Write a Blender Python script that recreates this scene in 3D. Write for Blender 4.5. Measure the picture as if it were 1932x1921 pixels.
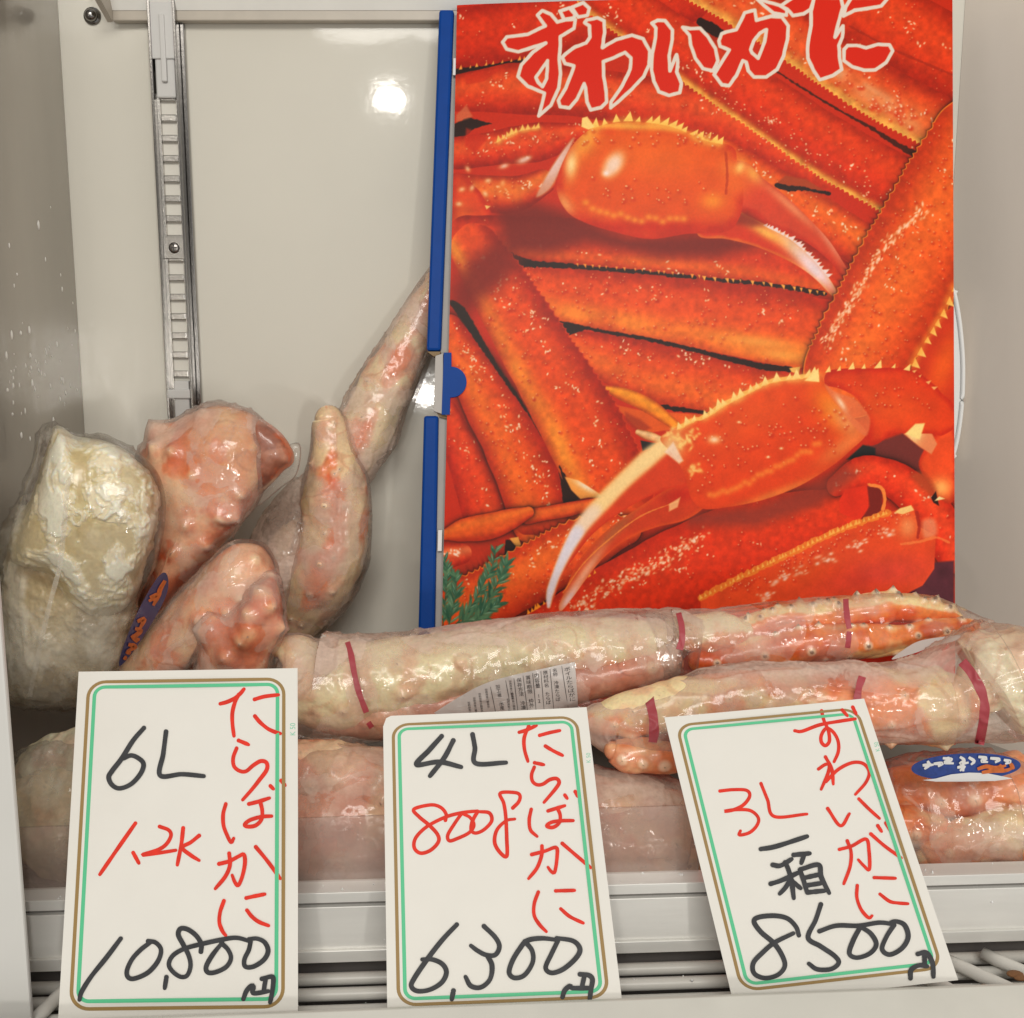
import bpy, bmesh, math, random
import numpy as np
from mathutils import Vector
from mathutils.bvhtree import BVHTree

for o in list(bpy.data.objects):
    bpy.data.objects.remove(o)
S = bpy.context.scene
COL = S.collection

# ---------------------------------------------------------------- camera
H = 0.308                       # camera height above the rail's top (z = 0), metres
PITCH = math.radians(9.0)
F = 2000.0                      # focal length in units where the picture is 1932 wide
CX, CY = 966.0, 960.5
cam = bpy.data.cameras.new('camera')
cam.sensor_fit = 'HORIZONTAL'; cam.sensor_width = 36.0; cam.lens = 36.0 * F / 1932.0
cam.clip_start = 0.01; cam.clip_end = 50
camo = bpy.data.objects.new('camera', cam); COL.objects.link(camo)
camo.location = (0, 0, H); camo.rotation_euler = (math.pi/2 - PITCH, 0, 0)
S.camera = camo

# ---------------------------------------------------------------- world, lamps, exposure
W = bpy.data.worlds.new('World'); S.world = W; W.use_nodes = True
W.node_tree.nodes['Background'].inputs[0].default_value = (1.0, 0.97, 0.92, 1)
W.node_tree.nodes['Background'].inputs[1].default_value = 0.41

def lamp(name, loc, target, size, size_y, power, color):
    l = bpy.data.lights.new(name, 'AREA'); l.shape = 'RECTANGLE'
    l.size = size; l.size_y = size_y; l.energy = power; l.color = color
    o = bpy.data.objects.new(name, l); COL.objects.link(o)
    o.location = loc
    d = Vector(target) - Vector(loc)
    o.rotation_euler = d.to_track_quat('-Z', 'Y').to_euler()
    return o
lamp('flash_lamp', (-0.533, -3.0, H + 1.045), (0.02, 0.85, 0.15), 0.10, 0.07, 5.0, (1.0, 0.95, 0.86))
lamp('low_lamp', (-0.400, -3.0, H - 0.231), (0.0, 0.8, 0.1), 0.09, 0.07, 5.0, (1.0, 0.96, 0.90))
lamp('fill_lamp', (0.10, -1.7, H + 1.25), (0.0, 0.8, 0.15), 1.5, 0.6, 36.0, (1.0, 0.965, 0.90))  # broad soft fill added in front of the case, not a known lamp
lamp('shop_lamp', (1.28, -3.0, H - 0.22), (0.0, 0.8, 0.1), 0.16, 0.55, 20.0, (1.0, 0.97, 0.91))
S.view_settings.view_transform = 'Standard'
S.view_settings.look = 'None'
S.view_settings.exposure = 0.0
S.view_settings.gamma = 1.0
S.render.engine = 'CYCLES'
S.cycles.transparent_max_bounces = 24
S.cycles.max_bounces = 10

# ---------------------------------------------------------------- projection helpers
cP, sP = math.cos(PITCH), math.sin(PITCH)
CAM = np.array([0, 0, H])
def rays(px, py):
    px = np.asarray(px, float); py = np.asarray(py, float)
    a = (px - CX)/F; b = (CY - py)/F
    return np.stack([a, cP + b*sP, -sP + b*cP], -1)
def at(px, py, y):
    r = rays(px, py); return CAM + r*(np.asarray(y)/r[..., 1])[..., None]
def at_z(px, py, z):
    r = rays(px, py); return CAM + r*((z - H)/r[..., 2])[..., None]
def on_plane(px, py, p0, n, off=0.0):
    r = rays(px, py); t = ((p0 - CAM) @ n)/(r @ n)
    v = CAM + r*t[..., None]
    return v + np.asarray(n)*np.asarray(off)[..., None] if np.ndim(off) else v + np.asarray(n)*off
def plane3(a, b, c):
    n = np.cross(b - a, c - a); n /= np.linalg.norm(n)
    if n @ (CAM - a) < 0: n = -n
    return a, n

def src(sys):
    """tracing sheets: (origin x, origin y, scale) -> picture units"""
    x0, y0, s = sys; k = 1932.0/2560.0
    return lambda pts: [((x0 + p[0]/s)*k, (y0 + p[1]/s)*k) + tuple(p[2:]) for p in pts]
ZA = src((1100, 0, 2.7443)); ZB = src((1760, 0, 2.7443)); ZC = src((1060, 600, 2.7443)); ZD = src((1760, 600, 2.7443))
ZE = src((1060, 1000, 2.76)); ZF = src((1760, 1050, 2.415)); ZT = src((1180, 0, 1.725))
K1 = src((130, 1640, 2.1231)); K2 = src((930, 1740, 2.386)); K3 = src((1640, 1720, 2.328)); K1b = src((0, 2050, 2.415))
def rsrc(sys):
    x0, y0, s = sys; k = 1932.0/2560.0
    return lambda pts: [((x0 + p[0]/s)*k, (y0 + p[1]/s)*k, p[2]/s*k) + tuple(p[3:]) for p in pts]
F4s, F5s, F6s = (0, 950, 1.7564), (650, 1450, 1.84), (1500, 1450, 1.8226)
F4, F5, F6 = rsrc(F4s), rsrc(F5s), rsrc(F6s)
f4, f5, f6 = src(F4s), src(F5s), src(F6s)

# ---------------------------------------------------------------- numeric helpers
def smooth_path(pts, n):
    """Catmull-Rom through pts (any number of columns), n samples"""
    P = np.asarray(pts, float)
    if len(P) == 2: 
        t = np.linspace(0, 1, n)[:, None]; return P[0]*(1 - t) + P[1]*t
    P = np.vstack([2*P[0] - P[1], P, 2*P[-1] - P[-2]])
    seg = np.linalg.norm(np.diff(P[1:-1, :2], axis=0), axis=1); cum = np.r_[0, np.cumsum(seg)]
    q = np.linspace(0, cum[-1], n)
    i = np.clip(np.searchsorted(cum, q, side='right') - 1, 0, len(seg) - 1)
    t = ((q - cum[i])/np.maximum(seg[i], 1e-9))[:, None]
    p0, p1, p2, p3 = P[i], P[i+1], P[i+2], P[i+3]
    return 0.5*((2*p1) + (p2 - p0)*t + (2*p0 - 5*p1 + 4*p2 - p3)*t*t + (3*p1 - p0 - 3*p2 + p3)*t**3)

def _hash(i, j, k, seed):
    h = (i.astype(np.int64)*374761393 + j.astype(np.int64)*668265263 + k.astype(np.int64)*2147483647 + seed*1274126177) & 0xFFFFFFFF
    h = ((h ^ (h >> 13))*1274126177) & 0xFFFFFFFF
    h = ((h ^ (h >> 16))*2246822519) & 0xFFFFFFFF
    return ((h ^ (h >> 15)) & 0xFFFFFF)/float(0xFFFFFF)
def vnoise(P, seed=0):
    fl = np.floor(P); f = P - fl; f = f*f*(3 - 2*f)
    i, j, k = fl[..., 0], fl[..., 1], fl[..., 2]
    r = 0
    for a in (0, 1):
        for b in (0, 1):
            for c in (0, 1):
                w = (f[..., 0] if a else 1 - f[..., 0])*(f[..., 1] if b else 1 - f[..., 1])*(f[..., 2] if c else 1 - f[..., 2])
                r = r + w*_hash(i + a, j + b, k + c, seed)
    return r
def fbm(P, scale, seed=0, oct=4, gain=0.5):
    s = 0; a = 1.0; t = 0
    for o in range(oct):
        s = s + a*vnoise(P*scale*2.03**o + 17.3*o, seed + o); t += a; a *= gain
    return s/t
def ridged(P, scale, seed=0, oct=3):
    s = 0; a = 1.0; t = 0
    for o in range(oct):
        s = s + a*(1 - np.abs(2*vnoise(P*scale*2.1**o + 9.1*o, seed + o) - 1)); t += a; a *= 0.5
    return s/t
def sstep(a, b, x):
    t = np.clip((x - a)/(b - a), 0, 1); return t*t*(3 - 2*t)
def lin(c):
    c = np.asarray(c, float)/255.0
    return np.where(c <= 0.04045, c/12.92, ((c + 0.055)/1.055)**2.4)
def mix(a, b, t):
    t = np.asarray(t)[..., None]; return np.asarray(a)*(1 - t) + np.asarray(b)*t

# ---------------------------------------------------------------- object helpers
def thing(name, label, cat, loc=(0, 0, 0), group=None):
    o = bpy.data.objects.new(name, None); COL.objects.link(o); o.location = loc
    o.empty_display_size = 0.02
    o['label'] = label; o['category'] = cat
    if group: o['group'] = group
    return o
def tag(o, label, cat, group=None):
    o['label'] = label; o['category'] = cat
    if group: o['group'] = group
    return o
def link(name, me, material, parent=None, smooth=False):
    o = bpy.data.objects.new(name, me); COL.objects.link(o)
    if material: me.materials.append(material)
    if parent is not None:
        o.parent = parent
        p = parent; off = Vector((0, 0, 0))
        while p is not None:
            off += p.location; p = p.parent
        o.location = -off if parent.parent is None else Vector((0, 0, 0))
    me.polygons.foreach_set('use_smooth', np.full(len(me.polygons), bool(smooth)))
    return o
def mesh_np(name, V, Q, T=None, col=None, attrs=None):
    """V (n,3), Q (m,4) quads, T (k,3) triangles; col (n,3) linear colours"""
    me = bpy.data.meshes.new(name)
    V = np.ascontiguousarray(V, np.float32)
    Q = np.asarray(Q, np.int32).reshape(-1, 4); T = np.zeros((0, 3), np.int32) if T is None else np.asarray(T, np.int32).reshape(-1, 3)
    me.vertices.add(len(V)); me.vertices.foreach_set('co', V.ravel())
    me.loops.add(Q.size + T.size)
    me.loops.foreach_set('vertex_index', np.r_[Q.ravel(), T.ravel()])
    n = len(Q) + len(T); me.polygons.add(n)
    st = np.r_[np.arange(len(Q))*4, len(Q)*4 + np.arange(len(T))*3]
    me.polygons.foreach_set('loop_start', st.astype(np.int32))
    me.update(calc_edges=True); me.validate()
    if col is not None:
        a = me.color_attributes.new('col', 'FLOAT_COLOR', 'POINT')
        a.data.foreach_set('color', np.c_[col, np.ones(len(col))].astype(np.float32).ravel())
    for k, v in (attrs or {}).items():
        a = me.attributes.new(k, 'FLOAT', 'POINT'); a.data.foreach_set('value', np.asarray(v, np.float32).ravel())
    return me
def bm_mesh(name, bm):
    me = bpy.data.meshes.new(name); bm.normal_update(); bm.to_mesh(me); bm.free(); return me
def add_box(bm, lo, hi, bevel=0.0, seg=2):
    r = bmesh.ops.create_cube(bm, size=1.0)
    vs = r['verts']
    for v in vs:
        v.co = Vector([lo[i] + (v.co[i] + 0.5)*(hi[i] - lo[i]) for i in range(3)])
    if bevel:
        es = list({e for v in vs for e in v.link_edges})
        bmesh.ops.bevel(bm, geom=es, offset=bevel, segments=seg, affect='EDGES', profile=0.5)
def add_prism(bm, front, back, bevel=0.0):
    """closed solid from two equal-length outlines (lists of 3d points)"""
    a = [bm.verts.new(Vector(p)) for p in front]; b = [bm.verts.new(Vector(p)) for p in back]
    n = len(a); fs = [bm.faces.new(a), bm.faces.new(b[::-1])]
    for i in range(n):
        fs.append(bm.faces.new((a[i], b[i], b[(i+1) % n], a[(i+1) % n])))
    bmesh.ops.recalc_face_normals(bm, faces=fs)
    if bevel:
        bmesh.ops.bevel(bm, geom=list({e for f in fs for e in f.edges}), offset=bevel, segments=2, affect='EDGES', profile=0.5)
def tube_mesh(name, pts, r, n=14, caps=True):
    P = np.asarray(pts, float); m = len(P)
    T = np.gradient(P, axis=0); T /= np.linalg.norm(T, axis=1)[:, None]
    up = np.array([0, 0, 1.0]) if abs(T[0, 2]) < 0.9 else np.array([1.0, 0, 0])
    A = np.cross(T, up); A /= np.linalg.norm(A, axis=1)[:, None]; B = np.cross(A, T)
    ph = np.arange(n)/n*2*math.pi; r = np.broadcast_to(np.asarray(r, float), (m,))
    V = P[:, None] + r[:, None, None]*(np.cos(ph)[None, :, None]*A[:, None] + np.sin(ph)[None, :, None]*B[:, None])
    return grid_mesh(name, V, cap=caps)
def grid_mesh(name, V, col=None, attrs=None, cap=True):
    """V (R,N,3), closed round N; pole vertices at both ends when cap"""
    R, N = V.shape[:2]
    i = np.arange(R - 1)[:, None]; j = np.arange(N)[None]
    a = i*N + j; b = i*N + (j + 1) % N; c = (i+1)*N + (j + 1) % N; d = (i+1)*N + j
    Q = np.stack([a, b, c, d], -1).reshape(-1, 4)
    VV = V.reshape(-1, 3); T = None
    if cap:
        VV = np.vstack([VV, V[0].mean(0), V[-1].mean(0)])
        k = R*N; jj = np.arange(N)
        T = np.vstack([np.stack([np.full(N, k), (jj+1) % N, jj], -1),
                       np.stack([np.full(N, k+1), (R-1)*N + jj, (R-1)*N + (jj+1) % N], -1)])
        if col is not None:
            cc = col.reshape(R, N, -1); col = np.vstack([col.reshape(R*N, -1), cc[0].mean(0), cc[-1].mean(0)])
        if attrs: attrs = {q: np.r_[v.reshape(-1), v.reshape(R, N)[0].mean(), v.reshape(R, N)[-1].mean()] for q, v in attrs.items()}
    elif col is not None: col = col.reshape(R*N, -1)
    return mesh_np(name, VV, Q, T, col, attrs)

# ---------------------------------------------------------------- materials
def node_mat(name):
    m = bpy.data.materials.new(name); m.use_nodes = True
    nt = m.node_tree; return m, nt, nt.nodes['Principled BSDF']
def N(nt, t, **kw):
    n = nt.nodes.new(t)
    for k, v in kw.items():
        if k in n.inputs: n.inputs[k].default_value = v
        else: setattr(n, k, v)
    return n
def simple(name, c, rough=0.5, metal=0.0, spec=0.5, bump=0.0, bscale=200.0, var=0.0, vscale=20.0, coat=0.0, stretch=None, bdist=0.001):
    m, nt, b = node_mat(name); L = nt.links
    b.inputs['Base Color'].default_value = (*c, 1); b.inputs['Roughness'].default_value = rough
    b.inputs['Metallic'].default_value = metal; b.inputs['Specular IOR Level'].default_value = spec
    b.inputs['Coat Weight'].default_value = coat; b.inputs['Coat Roughness'].default_value = 0.08
    tc = N(nt, 'ShaderNodeTexCoord'); vec = tc.outputs['Object']
    if stretch:
        mp = N(nt, 'ShaderNodeMapping'); mp.inputs['Scale'].default_value = stretch
        L.new(vec, mp.inputs['Vector']); vec = mp.outputs['Vector']
    if bump:
        nz = N(nt, 'ShaderNodeTexNoise', Scale=bscale, Detail=4.0); L.new(vec, nz.inputs['Vector'])
        bp = N(nt, 'ShaderNodeBump', Strength=bump, Distance=bdist); L.new(nz.outputs['Fac'], bp.inputs['Height'])
        L.new(bp.outputs['Normal'], b.inputs['Normal']); L.new(bp.outputs['Normal'], b.inputs['Coat Normal'])
    if var:
        nz = N(nt, 'ShaderNodeTexNoise', Scale=vscale, Detail=5.0); L.new(vec, nz.inputs['Vector'])
        rp = N(nt, 'ShaderNodeMapRange'); rp.inputs['From Min'].default_value = 0.3; rp.inputs['From Max'].default_value = 0.7
        rp.inputs['To Min'].default_value = 1 - var; rp.inputs['To Max'].default_value = 1 + var*0.4
        L.new(nz.outputs['Fac'], rp.inputs['Value'])
        mx = N(nt, 'ShaderNodeMix', data_type='RGBA', blend_type='MULTIPLY'); mx.inputs['Factor'].default_value = 1
        mx.inputs['A'].default_value = (*c, 1) if 'A' in mx.inputs else None
        for s in mx.inputs:
            if s.name == 'A' and s.type == 'RGBA': s.default_value = (*c, 1)
            if s.name == 'B' and s.type == 'RGBA': L.new(rp.outputs['Result'], s)
        for s in mx.outputs:
            if s.type == 'RGBA': L.new(s, b.inputs['Base Color'])
        L.new(rp.outputs['Result'], b.inputs['Roughness']) if False else None
    return m

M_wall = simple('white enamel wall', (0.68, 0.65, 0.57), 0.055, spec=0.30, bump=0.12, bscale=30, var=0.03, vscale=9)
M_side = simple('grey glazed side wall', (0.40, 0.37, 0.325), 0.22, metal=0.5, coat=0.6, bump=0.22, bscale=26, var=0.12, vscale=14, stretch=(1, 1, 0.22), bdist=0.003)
M_right = simple('brushed grey side wall', (0.84, 0.75, 0.655), 0.24, bump=0.08, bscale=40, var=0.10, vscale=7, stretch=(1, 1, 0.3))
M_shelfpaint = simple('cream shelf paint', (0.90, 0.89, 0.84), 0.35, var=0.04, vscale=30)
M_liptrim = simple('beige shelf lip', (0.48, 0.43, 0.36), 0.4, var=0.08, vscale=60)
M_steel = simple('polished steel', (0.27, 0.26, 0.25), 0.18, metal=1.0, bump=0.05, bscale=300)
M_rung = simple('bright steel rung', (0.50, 0.48, 0.45), 0.25, metal=0.9, bump=0.1, bscale=500)
M_clip = simple('white plastic clip', (0.58, 0.57, 0.55), 0.35)
M_slot = simple('slot backing', (0.70, 0.67, 0.60), 0.4)
M_alu = simple('aluminium rail', (0.84, 0.83, 0.79), 0.34, metal=0.25, bump=0.12, bscale=220, var=0.14, vscale=35, stretch=(0.12, 1, 1))
M_wire = simple('white coated wire', (0.70, 0.68, 0.63), 0.35, var=0.05, vscale=50)
M_rust = simple('brown rust', (0.22, 0.10, 0.04), 0.85, bump=0.5, bscale=900)
M_ledge = simple('off white ledge', (0.60, 0.585, 0.53), 0.40, var=0.06, vscale=25)
M_post = simple('pale grey post', (0.62, 0.61, 0.58), 0.35, var=0.04, vscale=12)
M_floor = simple('shelf floor', (0.40, 0.36, 0.32), 0.5)
M_blue = simple('blue laminated card', (0.002, 0.050, 0.27), 0.42, spec=0.12, bump=0.06, bscale=300, var=0.06, vscale=90)
M_greycard = simple('grey card core', (0.42, 0.39, 0.36), 0.7, var=0.05, vscale=80)
M_brown = simple('brown corrugated card', (0.25, 0.17, 0.09), 0.8)
M_foam = simple('white foam tray', (0.82, 0.82, 0.80), 0.5)
M_paper = simple('matte price card', (0.74, 0.715, 0.66), 0.6, bump=0.03, bscale=900, var=0.015, vscale=60)
M_gold = simple('ochre print', (0.29, 0.175, 0.045), 0.55)
M_green = simple('green print', (0.075, 0.50, 0.245), 0.55)
M_redink = simple('red marker ink', (0.74, 0.036, 0.018), 0.6, spec=0.2, var=0.16, vscale=160)
M_blackink = simple('black marker ink', (0.034, 0.035, 0.039), 0.55, spec=0.3, var=0.35, vscale=200)
M_paleprint = simple('pale green print', (0.20, 0.56, 0.38), 0.55)
M_band = simple('crimson band', (0.40, 0.055, 0.07), 0.5, bump=0.3, bscale=300)
# ================================================================ cabinet
YW = 0.92                                        # back wall
XL, XR = -0.371, 0.370                           # side walls
ZF0 = -0.03                                      # shelf floor
def struct(o): o['kind'] = 'structure'; return o
def box_obj(name, lo, hi, m, parent=None, bevel=0.0):
    bm = bmesh.new(); add_box(bm, lo, hi, bevel); return link(name, bm_mesh(name, bm), m, parent, smooth=False)

struct(box_obj('back_wall', (XL - 0.02, YW, ZF0 - 0.1), (XR + 0.02, YW + 0.02, 0.95), M_wall))
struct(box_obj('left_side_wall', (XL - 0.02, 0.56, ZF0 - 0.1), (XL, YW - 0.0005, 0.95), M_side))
bm = bmesh.new()
rw = [(XR, YW - 0.0005), (XR + 0.6*0.42, YW - 0.42), (XR + 0.6*0.42 + 0.02, YW - 0.42), (XR + 0.02, YW - 0.0005)]
add_prism(bm, [np.array([a, b, ZF0 - 0.1]) for a, b in rw], [np.array([a, b, 0.95]) for a, b in rw])
struct(link('right_side_wall', bm_mesh('right_side_wall', bm), M_right))
struct(box_obj('shelf_floor', (XL, 0.60, ZF0 - 0.01), (XR + 0.25, YW - 0.001, ZF0), M_floor))

# upper shelf: underside tilted to face the front light, lip along its rear edge
zs = at(500, 44, YW - 0.004)[2]
XSR = at(1640, 30, YW - .01)[0]
xl = at(212, 40, YW - 0.01)[0]
sh = thing('upper_shelf', 'cream painted upper shelf with a beige lip across the top of the freezer', 'shelf', (0, 0.88, zs))
bm = bmesh.new()
pf = [(YW - 0.0115, zs + 0.0078), (YW - 0.0115, zs + 0.040), (0.872, zs + 0.085), (0.872, zs + 0.062)]
add_prism(bm, [np.array([xl - 0.002, a, b]) for a, b in pf], [np.array([XSR, a, b]) for a, b in pf]); link('shelf_panel', bm_mesh('shelf_panel', bm), M_shelfpaint, sh)
box_obj('shelf_lip', (xl, YW - 0.011, zs), (XSR, YW - 0.002, zs + 0.03), M_liptrim, sh, 0.001)
bm = bmesh.new()
p = [at(213, 42, YW - 0.012), at(203, 42, YW - 0.012), at(172, -12, 0.872), at(184, -12, 0.872)]
add_prism(bm, p, [q + np.array([0, 0, 0.02]) for q in p]); link('shelf_end_trim', bm_mesh('shelf_end_trim', bm), M_liptrim, sh)

# dome screw in the corner
c = at(172, 29, YW - 0.003)
sc = thing('dome_screw', 'round steel screw head on the back wall in the top left corner', 'screw', c)
bm = bmesh.new(); bmesh.ops.create_uvsphere(bm, u_segments=24, v_segments=14, radius=0.0052)
for v in bm.verts: v.co += Vector(c)
link('screw_head', bm_mesh('screw_head', bm), M_steel, sc, True)
bm = bmesh.new(); bmesh.ops.create_cone(bm, segments=28, radius1=0.0072, radius2=0.0066, depth=0.0016, cap_ends=True)
bmesh.ops.rotate(bm, verts=bm.verts, matrix=__import__('mathutils').Matrix.Rotation(math.pi/2, 3, 'X'))
for v in bm.verts: v.co += Vector(c) + Vector((0, 0.0016, 0))
link('washer', bm_mesh('washer', bm), M_steel, sc, True)

# ---- slotted shelf upright
YU = YW - 0.010
top_c, bot_c = at(310, 60, YU), at(349, 860, YU)
ax = bot_c - top_c; LU = np.linalg.norm(ax); ax /= LU
sx = np.cross(ax, [0, 1.0, 0]); sx /= np.linalg.norm(sx); sx = -sx if sx[0] < 0 else sx
up = thing('shelf_upright', 'slotted steel shelf upright with white plastic clips on the back wall', 'shelf upright', top_c)
def ubox(bm, s0, s1, x0, x1, y0, y1, bevel=0.0):
    f = [top_c + ax*s + sx*x + np.array([0, y0, 0]) for s, x in ((s0, x0), (s0, x1), (s1, x1), (s1, x0))]
    add_prism(bm, f, [q + np.array([0, y1 - y0, 0]) for q in f], bevel)
hw = 0.0112
bm = bmesh.new()
ubox(bm, -0.03, LU, -hw, -hw + 0.0022, -0.0065, 0.0085, 0.0004)
ubox(bm, -0.03, LU, hw - 0.0022, hw, -0.0065, 0.0085, 0.0004)
ubox(bm, -0.03, LU, hw, hw + 0.0034, 0.0045, 0.0085, 0.0006)
ubox(bm, -0.03, LU, -hw - 0.002, -hw, 0.0045, 0.0085, 0.0004)
link('channel', bm_mesh('channel', bm), M_steel, up)
bm = bmesh.new()
ubox(bm, 0.048, LU - 0.03, -hw + 0.0023, -0.0065, 0.0005, 0.0032)
ubox(bm, 0.048, LU - 0.03, 0.0065, hw - 0.0023, 0.0005, 0.0032)
pitch = 0.01605; k = 0
while 0.048 + k*pitch < LU - 0.04:
    s = 0.048 + k*pitch
    ubox(bm, s, s + 0.0058, -0.0065, 0.0065, -0.0004, 0.0034, 0.0009); k += 1
link('slotted_strip', bm_mesh('slotted_strip', bm), M_rung, up)
bm = bmesh.new(); ubox(bm, 0.03, LU, -hw + 0.0022, hw - 0.0022, 0.0036, 0.0084)
link('backing', bm_mesh('backing', bm), M_slot, up)
sm = np.linalg.norm(at(325, 468, YU) - top_c)
bm = bmesh.new(); ubox(bm, sm - 0.009, sm + 0.009, -0.0092, 0.0092, -0.0015, 0.0002, 0.0005)
link('screw_plate', bm_mesh('screw_plate', bm), M_rung, up)
scw = top_c + ax*sm + np.array([0, -0.0018, 0])
bm = bmesh.new(); bmesh.ops.create_uvsphere(bm, u_segments=24, v_segments=12, radius=0.0046)
for v in bm.verts: v.co = Vector((v.co.x, v.co.y*0.45, v.co.z)) + Vector(scw)
so = link('screw', bm_mesh('screw', bm), simple('dark screw steel', (0.30, 0.28, 0.26), 0.3, metal=1.0), up, True)
bm = bmesh.new()
add_box(bm, (scw[0] - 0.003, scw[1] - 0.0024, scw[2] - 0.0006), (scw[0] + 0.003, scw[1] - 0.0019, scw[2] + 0.0006))
add_box(bm, (scw[0] - 0.0006, scw[1] - 0.00235, scw[2] - 0.003), (scw[0] + 0.0006, scw[1] - 0.00185, scw[2] + 0.003))
cr = link('cross_slot', bm_mesh('cross_slot', bm), simple('slot shadow steel', (0.06, 0.055, 0.05), 0.6), so); cr.location = (0, 0, 0)
bm = bmesh.new()
ubox(bm, -0.018, 0.052, -0.0080, 0.0082, -0.0035, 0.0002, 0.0015)
ubox(bm, -0.022, 0.022, -0.0105, 0.0108, -0.0052, -0.0036, 0.0008)
ubox(bm, -0.012, 0.040, -0.0022, 0.0022, -0.0068, -0.0034, 0.0009)
link('clip', bm_mesh('clip', bm), M_clip, up)
bm = bmesh.new(); s0 = np.linalg.norm(at(338, 745, YU) - top_c)
ubox(bm, s0 - 0.012, s0 + 0.05, -0.0055, 0.0075, -0.0045, 0.0002, 0.0012)
ubox(bm, s0 - 0.005, s0 + 0.003, -0.0105, 0.0090, -0.0068, -0.0035, 0.001)
link('clip', bm_mesh('clip', bm), M_clip, up)

# ---- white panel seam of the back wall beside the upright
# ---- front post at lower left
xe = at(26, 1500, 0.505)[0]
struct(box_obj('front_post', (-0.52, 0.505, -0.20), (xe, 0.509, float(at(0, 1085, 0.505)[2])), M_post, None, 0.0012))

# ---- aluminium price rail, extruded along a slightly skewed line
Lp = at_z(20, 1701.5, 0.0); Rp = at_z(2010, 1646, 0.0)
dirx = (Rp - Lp)/np.linalg.norm(Rp - Lp); inn = np.array([-dirx[1], dirx[0], 0.0])   # away from the camera
def rail_y(x): return Lp[1] + (x - Lp[0])*dirx[1]/dirx[0]
def prof_obj(name, prof, m, parent, e0=0.0, e1=0.0):
    """prof: (inward, z) outline"""
    a = Lp - dirx*e0; b = Rp + dirx*e1
    f = [a + inn*p[0] + np.array([0, 0, p[1]]) for p in prof]; g = [b + inn*p[0] + np.array([0, 0, p[1]]) for p in prof]
    bm = bmesh.new(); add_prism(bm, f, g, 0.0004); return link(name, bm_mesh(name, bm), m, parent)
rail = thing('price_rail', 'scuffed aluminium rail along the front edge of the shelf behind the cards', 'rail', (0, 0.57, -0.03))
prof_obj('top_flange', [(0.0, 0.0), (0.014, 0.0005), (0.014, -0.004), (0.003, -0.004), (0.002, -0.0062), (0.0, -0.0062)], M_alu, rail)
prof_obj('groove', [(0.0025, -0.0042), (0.013, -0.0042), (0.013, -0.0095), (0.0025, -0.0095)], simple('groove shadow', (0.16, 0.15, 0.14), 0.6), rail)
prof_obj('face', [(-0.0005, -0.0085), (0.004, -0.0085), (0.004, -0.034), (-0.001, -0.034)], M_alu, rail)
prof_obj('lower_lip', [(-0.0035, -0.0335), (0.0035, -0.0345), (0.0035, -0.0405), (-0.0040, -0.0405)], M_alu, rail)

# ---- white wire rack below the rail
rack = thing('wire_rack', 'white coated wire rack with rusty welds under the rail', 'wire rack', (0, 0.54, -0.07))
def rod(px, p0, p1, r):
    link('wire_rod', tube_mesh('wire_rod', np.linspace(p0, p1, 6), r), M_wire, rack, True)
for inn_, z_, r_ in ((0.004, -0.0555, 0.0036), (-0.010, -0.0560, 0.0036), (-0.026, -0.0560, 0.0036), (-0.042, -0.0575, 0.0036)):
    a = Lp - dirx*0.04 + inn*inn_ + np.array([0, 0, z_]); b = Rp + inn*inn_ + np.array([0, 0, z_])
    rod(0, a, b, r_)
for q0, q1 in (((1778, 1808), (1990, 1905)), ((1855, 1800), (2060, 1890)), ((60, 1930), (190, 1800)), ((1690, 1815), (1900, 1925))):
    rod(0, at_z(*q0, -0.0485), at_z(*q1, -0.0485), 0.0038)
for (px, py, s) in ((1915, 1838, 1.0), (1858, 1862, 0.7), (1925, 1845, 0.8)):
    c = at_z(px, py, -0.0462); bm = bmesh.new(); bmesh.ops.create_icosphere(bm, subdivisions=3, radius=0.0032*s)
    for v in bm.verts: v.co = Vector((v.co.x*1.5, v.co.y, v.co.z*0.5)) + Vector(c)
    link('rust_spot', bm_mesh('rust_spot', bm), M_rust, rack, True)

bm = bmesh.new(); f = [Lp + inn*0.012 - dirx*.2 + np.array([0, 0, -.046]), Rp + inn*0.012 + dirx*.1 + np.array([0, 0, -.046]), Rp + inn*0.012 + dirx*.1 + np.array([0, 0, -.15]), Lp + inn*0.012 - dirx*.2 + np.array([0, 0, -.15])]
add_prism(bm, f, [q + inn*.004 for q in f]); struct(link('rail_shade_panel', bm_mesh('rail_shade_panel', bm), simple('dark rail shade', (0.10, 0.09, 0.085), 0.7)))  # dark sheet added to stand in for the shade under the rail lip
# dark tray deep below
struct(box_obj('lower_tray', (-0.5, 0.42, -0.155), (0.6, 0.66, -0.145), simple('dark lower tray', (0.09, 0.085, 0.08), 0.7)))
# ---- ledge in front of the cards
eA = at_z(560, 1907, -0.031); eB = at_z(1960, 1853, -0.031)
dl = (eB - eA)/np.linalg.norm(eB - eA); nl = np.array([dl[1], -dl[0], 0.0])
a = eA - dl*0.45; b = eB + dl*0.1
prof = [(0, 0), (0.0022, 0.0002), (0.10, -0.075), (0.10, -0.09), (-0.002, -0.09)]
bm = bmesh.new(); add_prism(bm, [a + nl*p[0] + np.array([0, 0, p[1]]) for p in prof], [b + nl*p[0] + np.array([0, 0, p[1]]) for p in prof], 0.0004)
struct(link('front_ledge', bm_mesh('front_ledge', bm), M_ledge))

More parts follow.
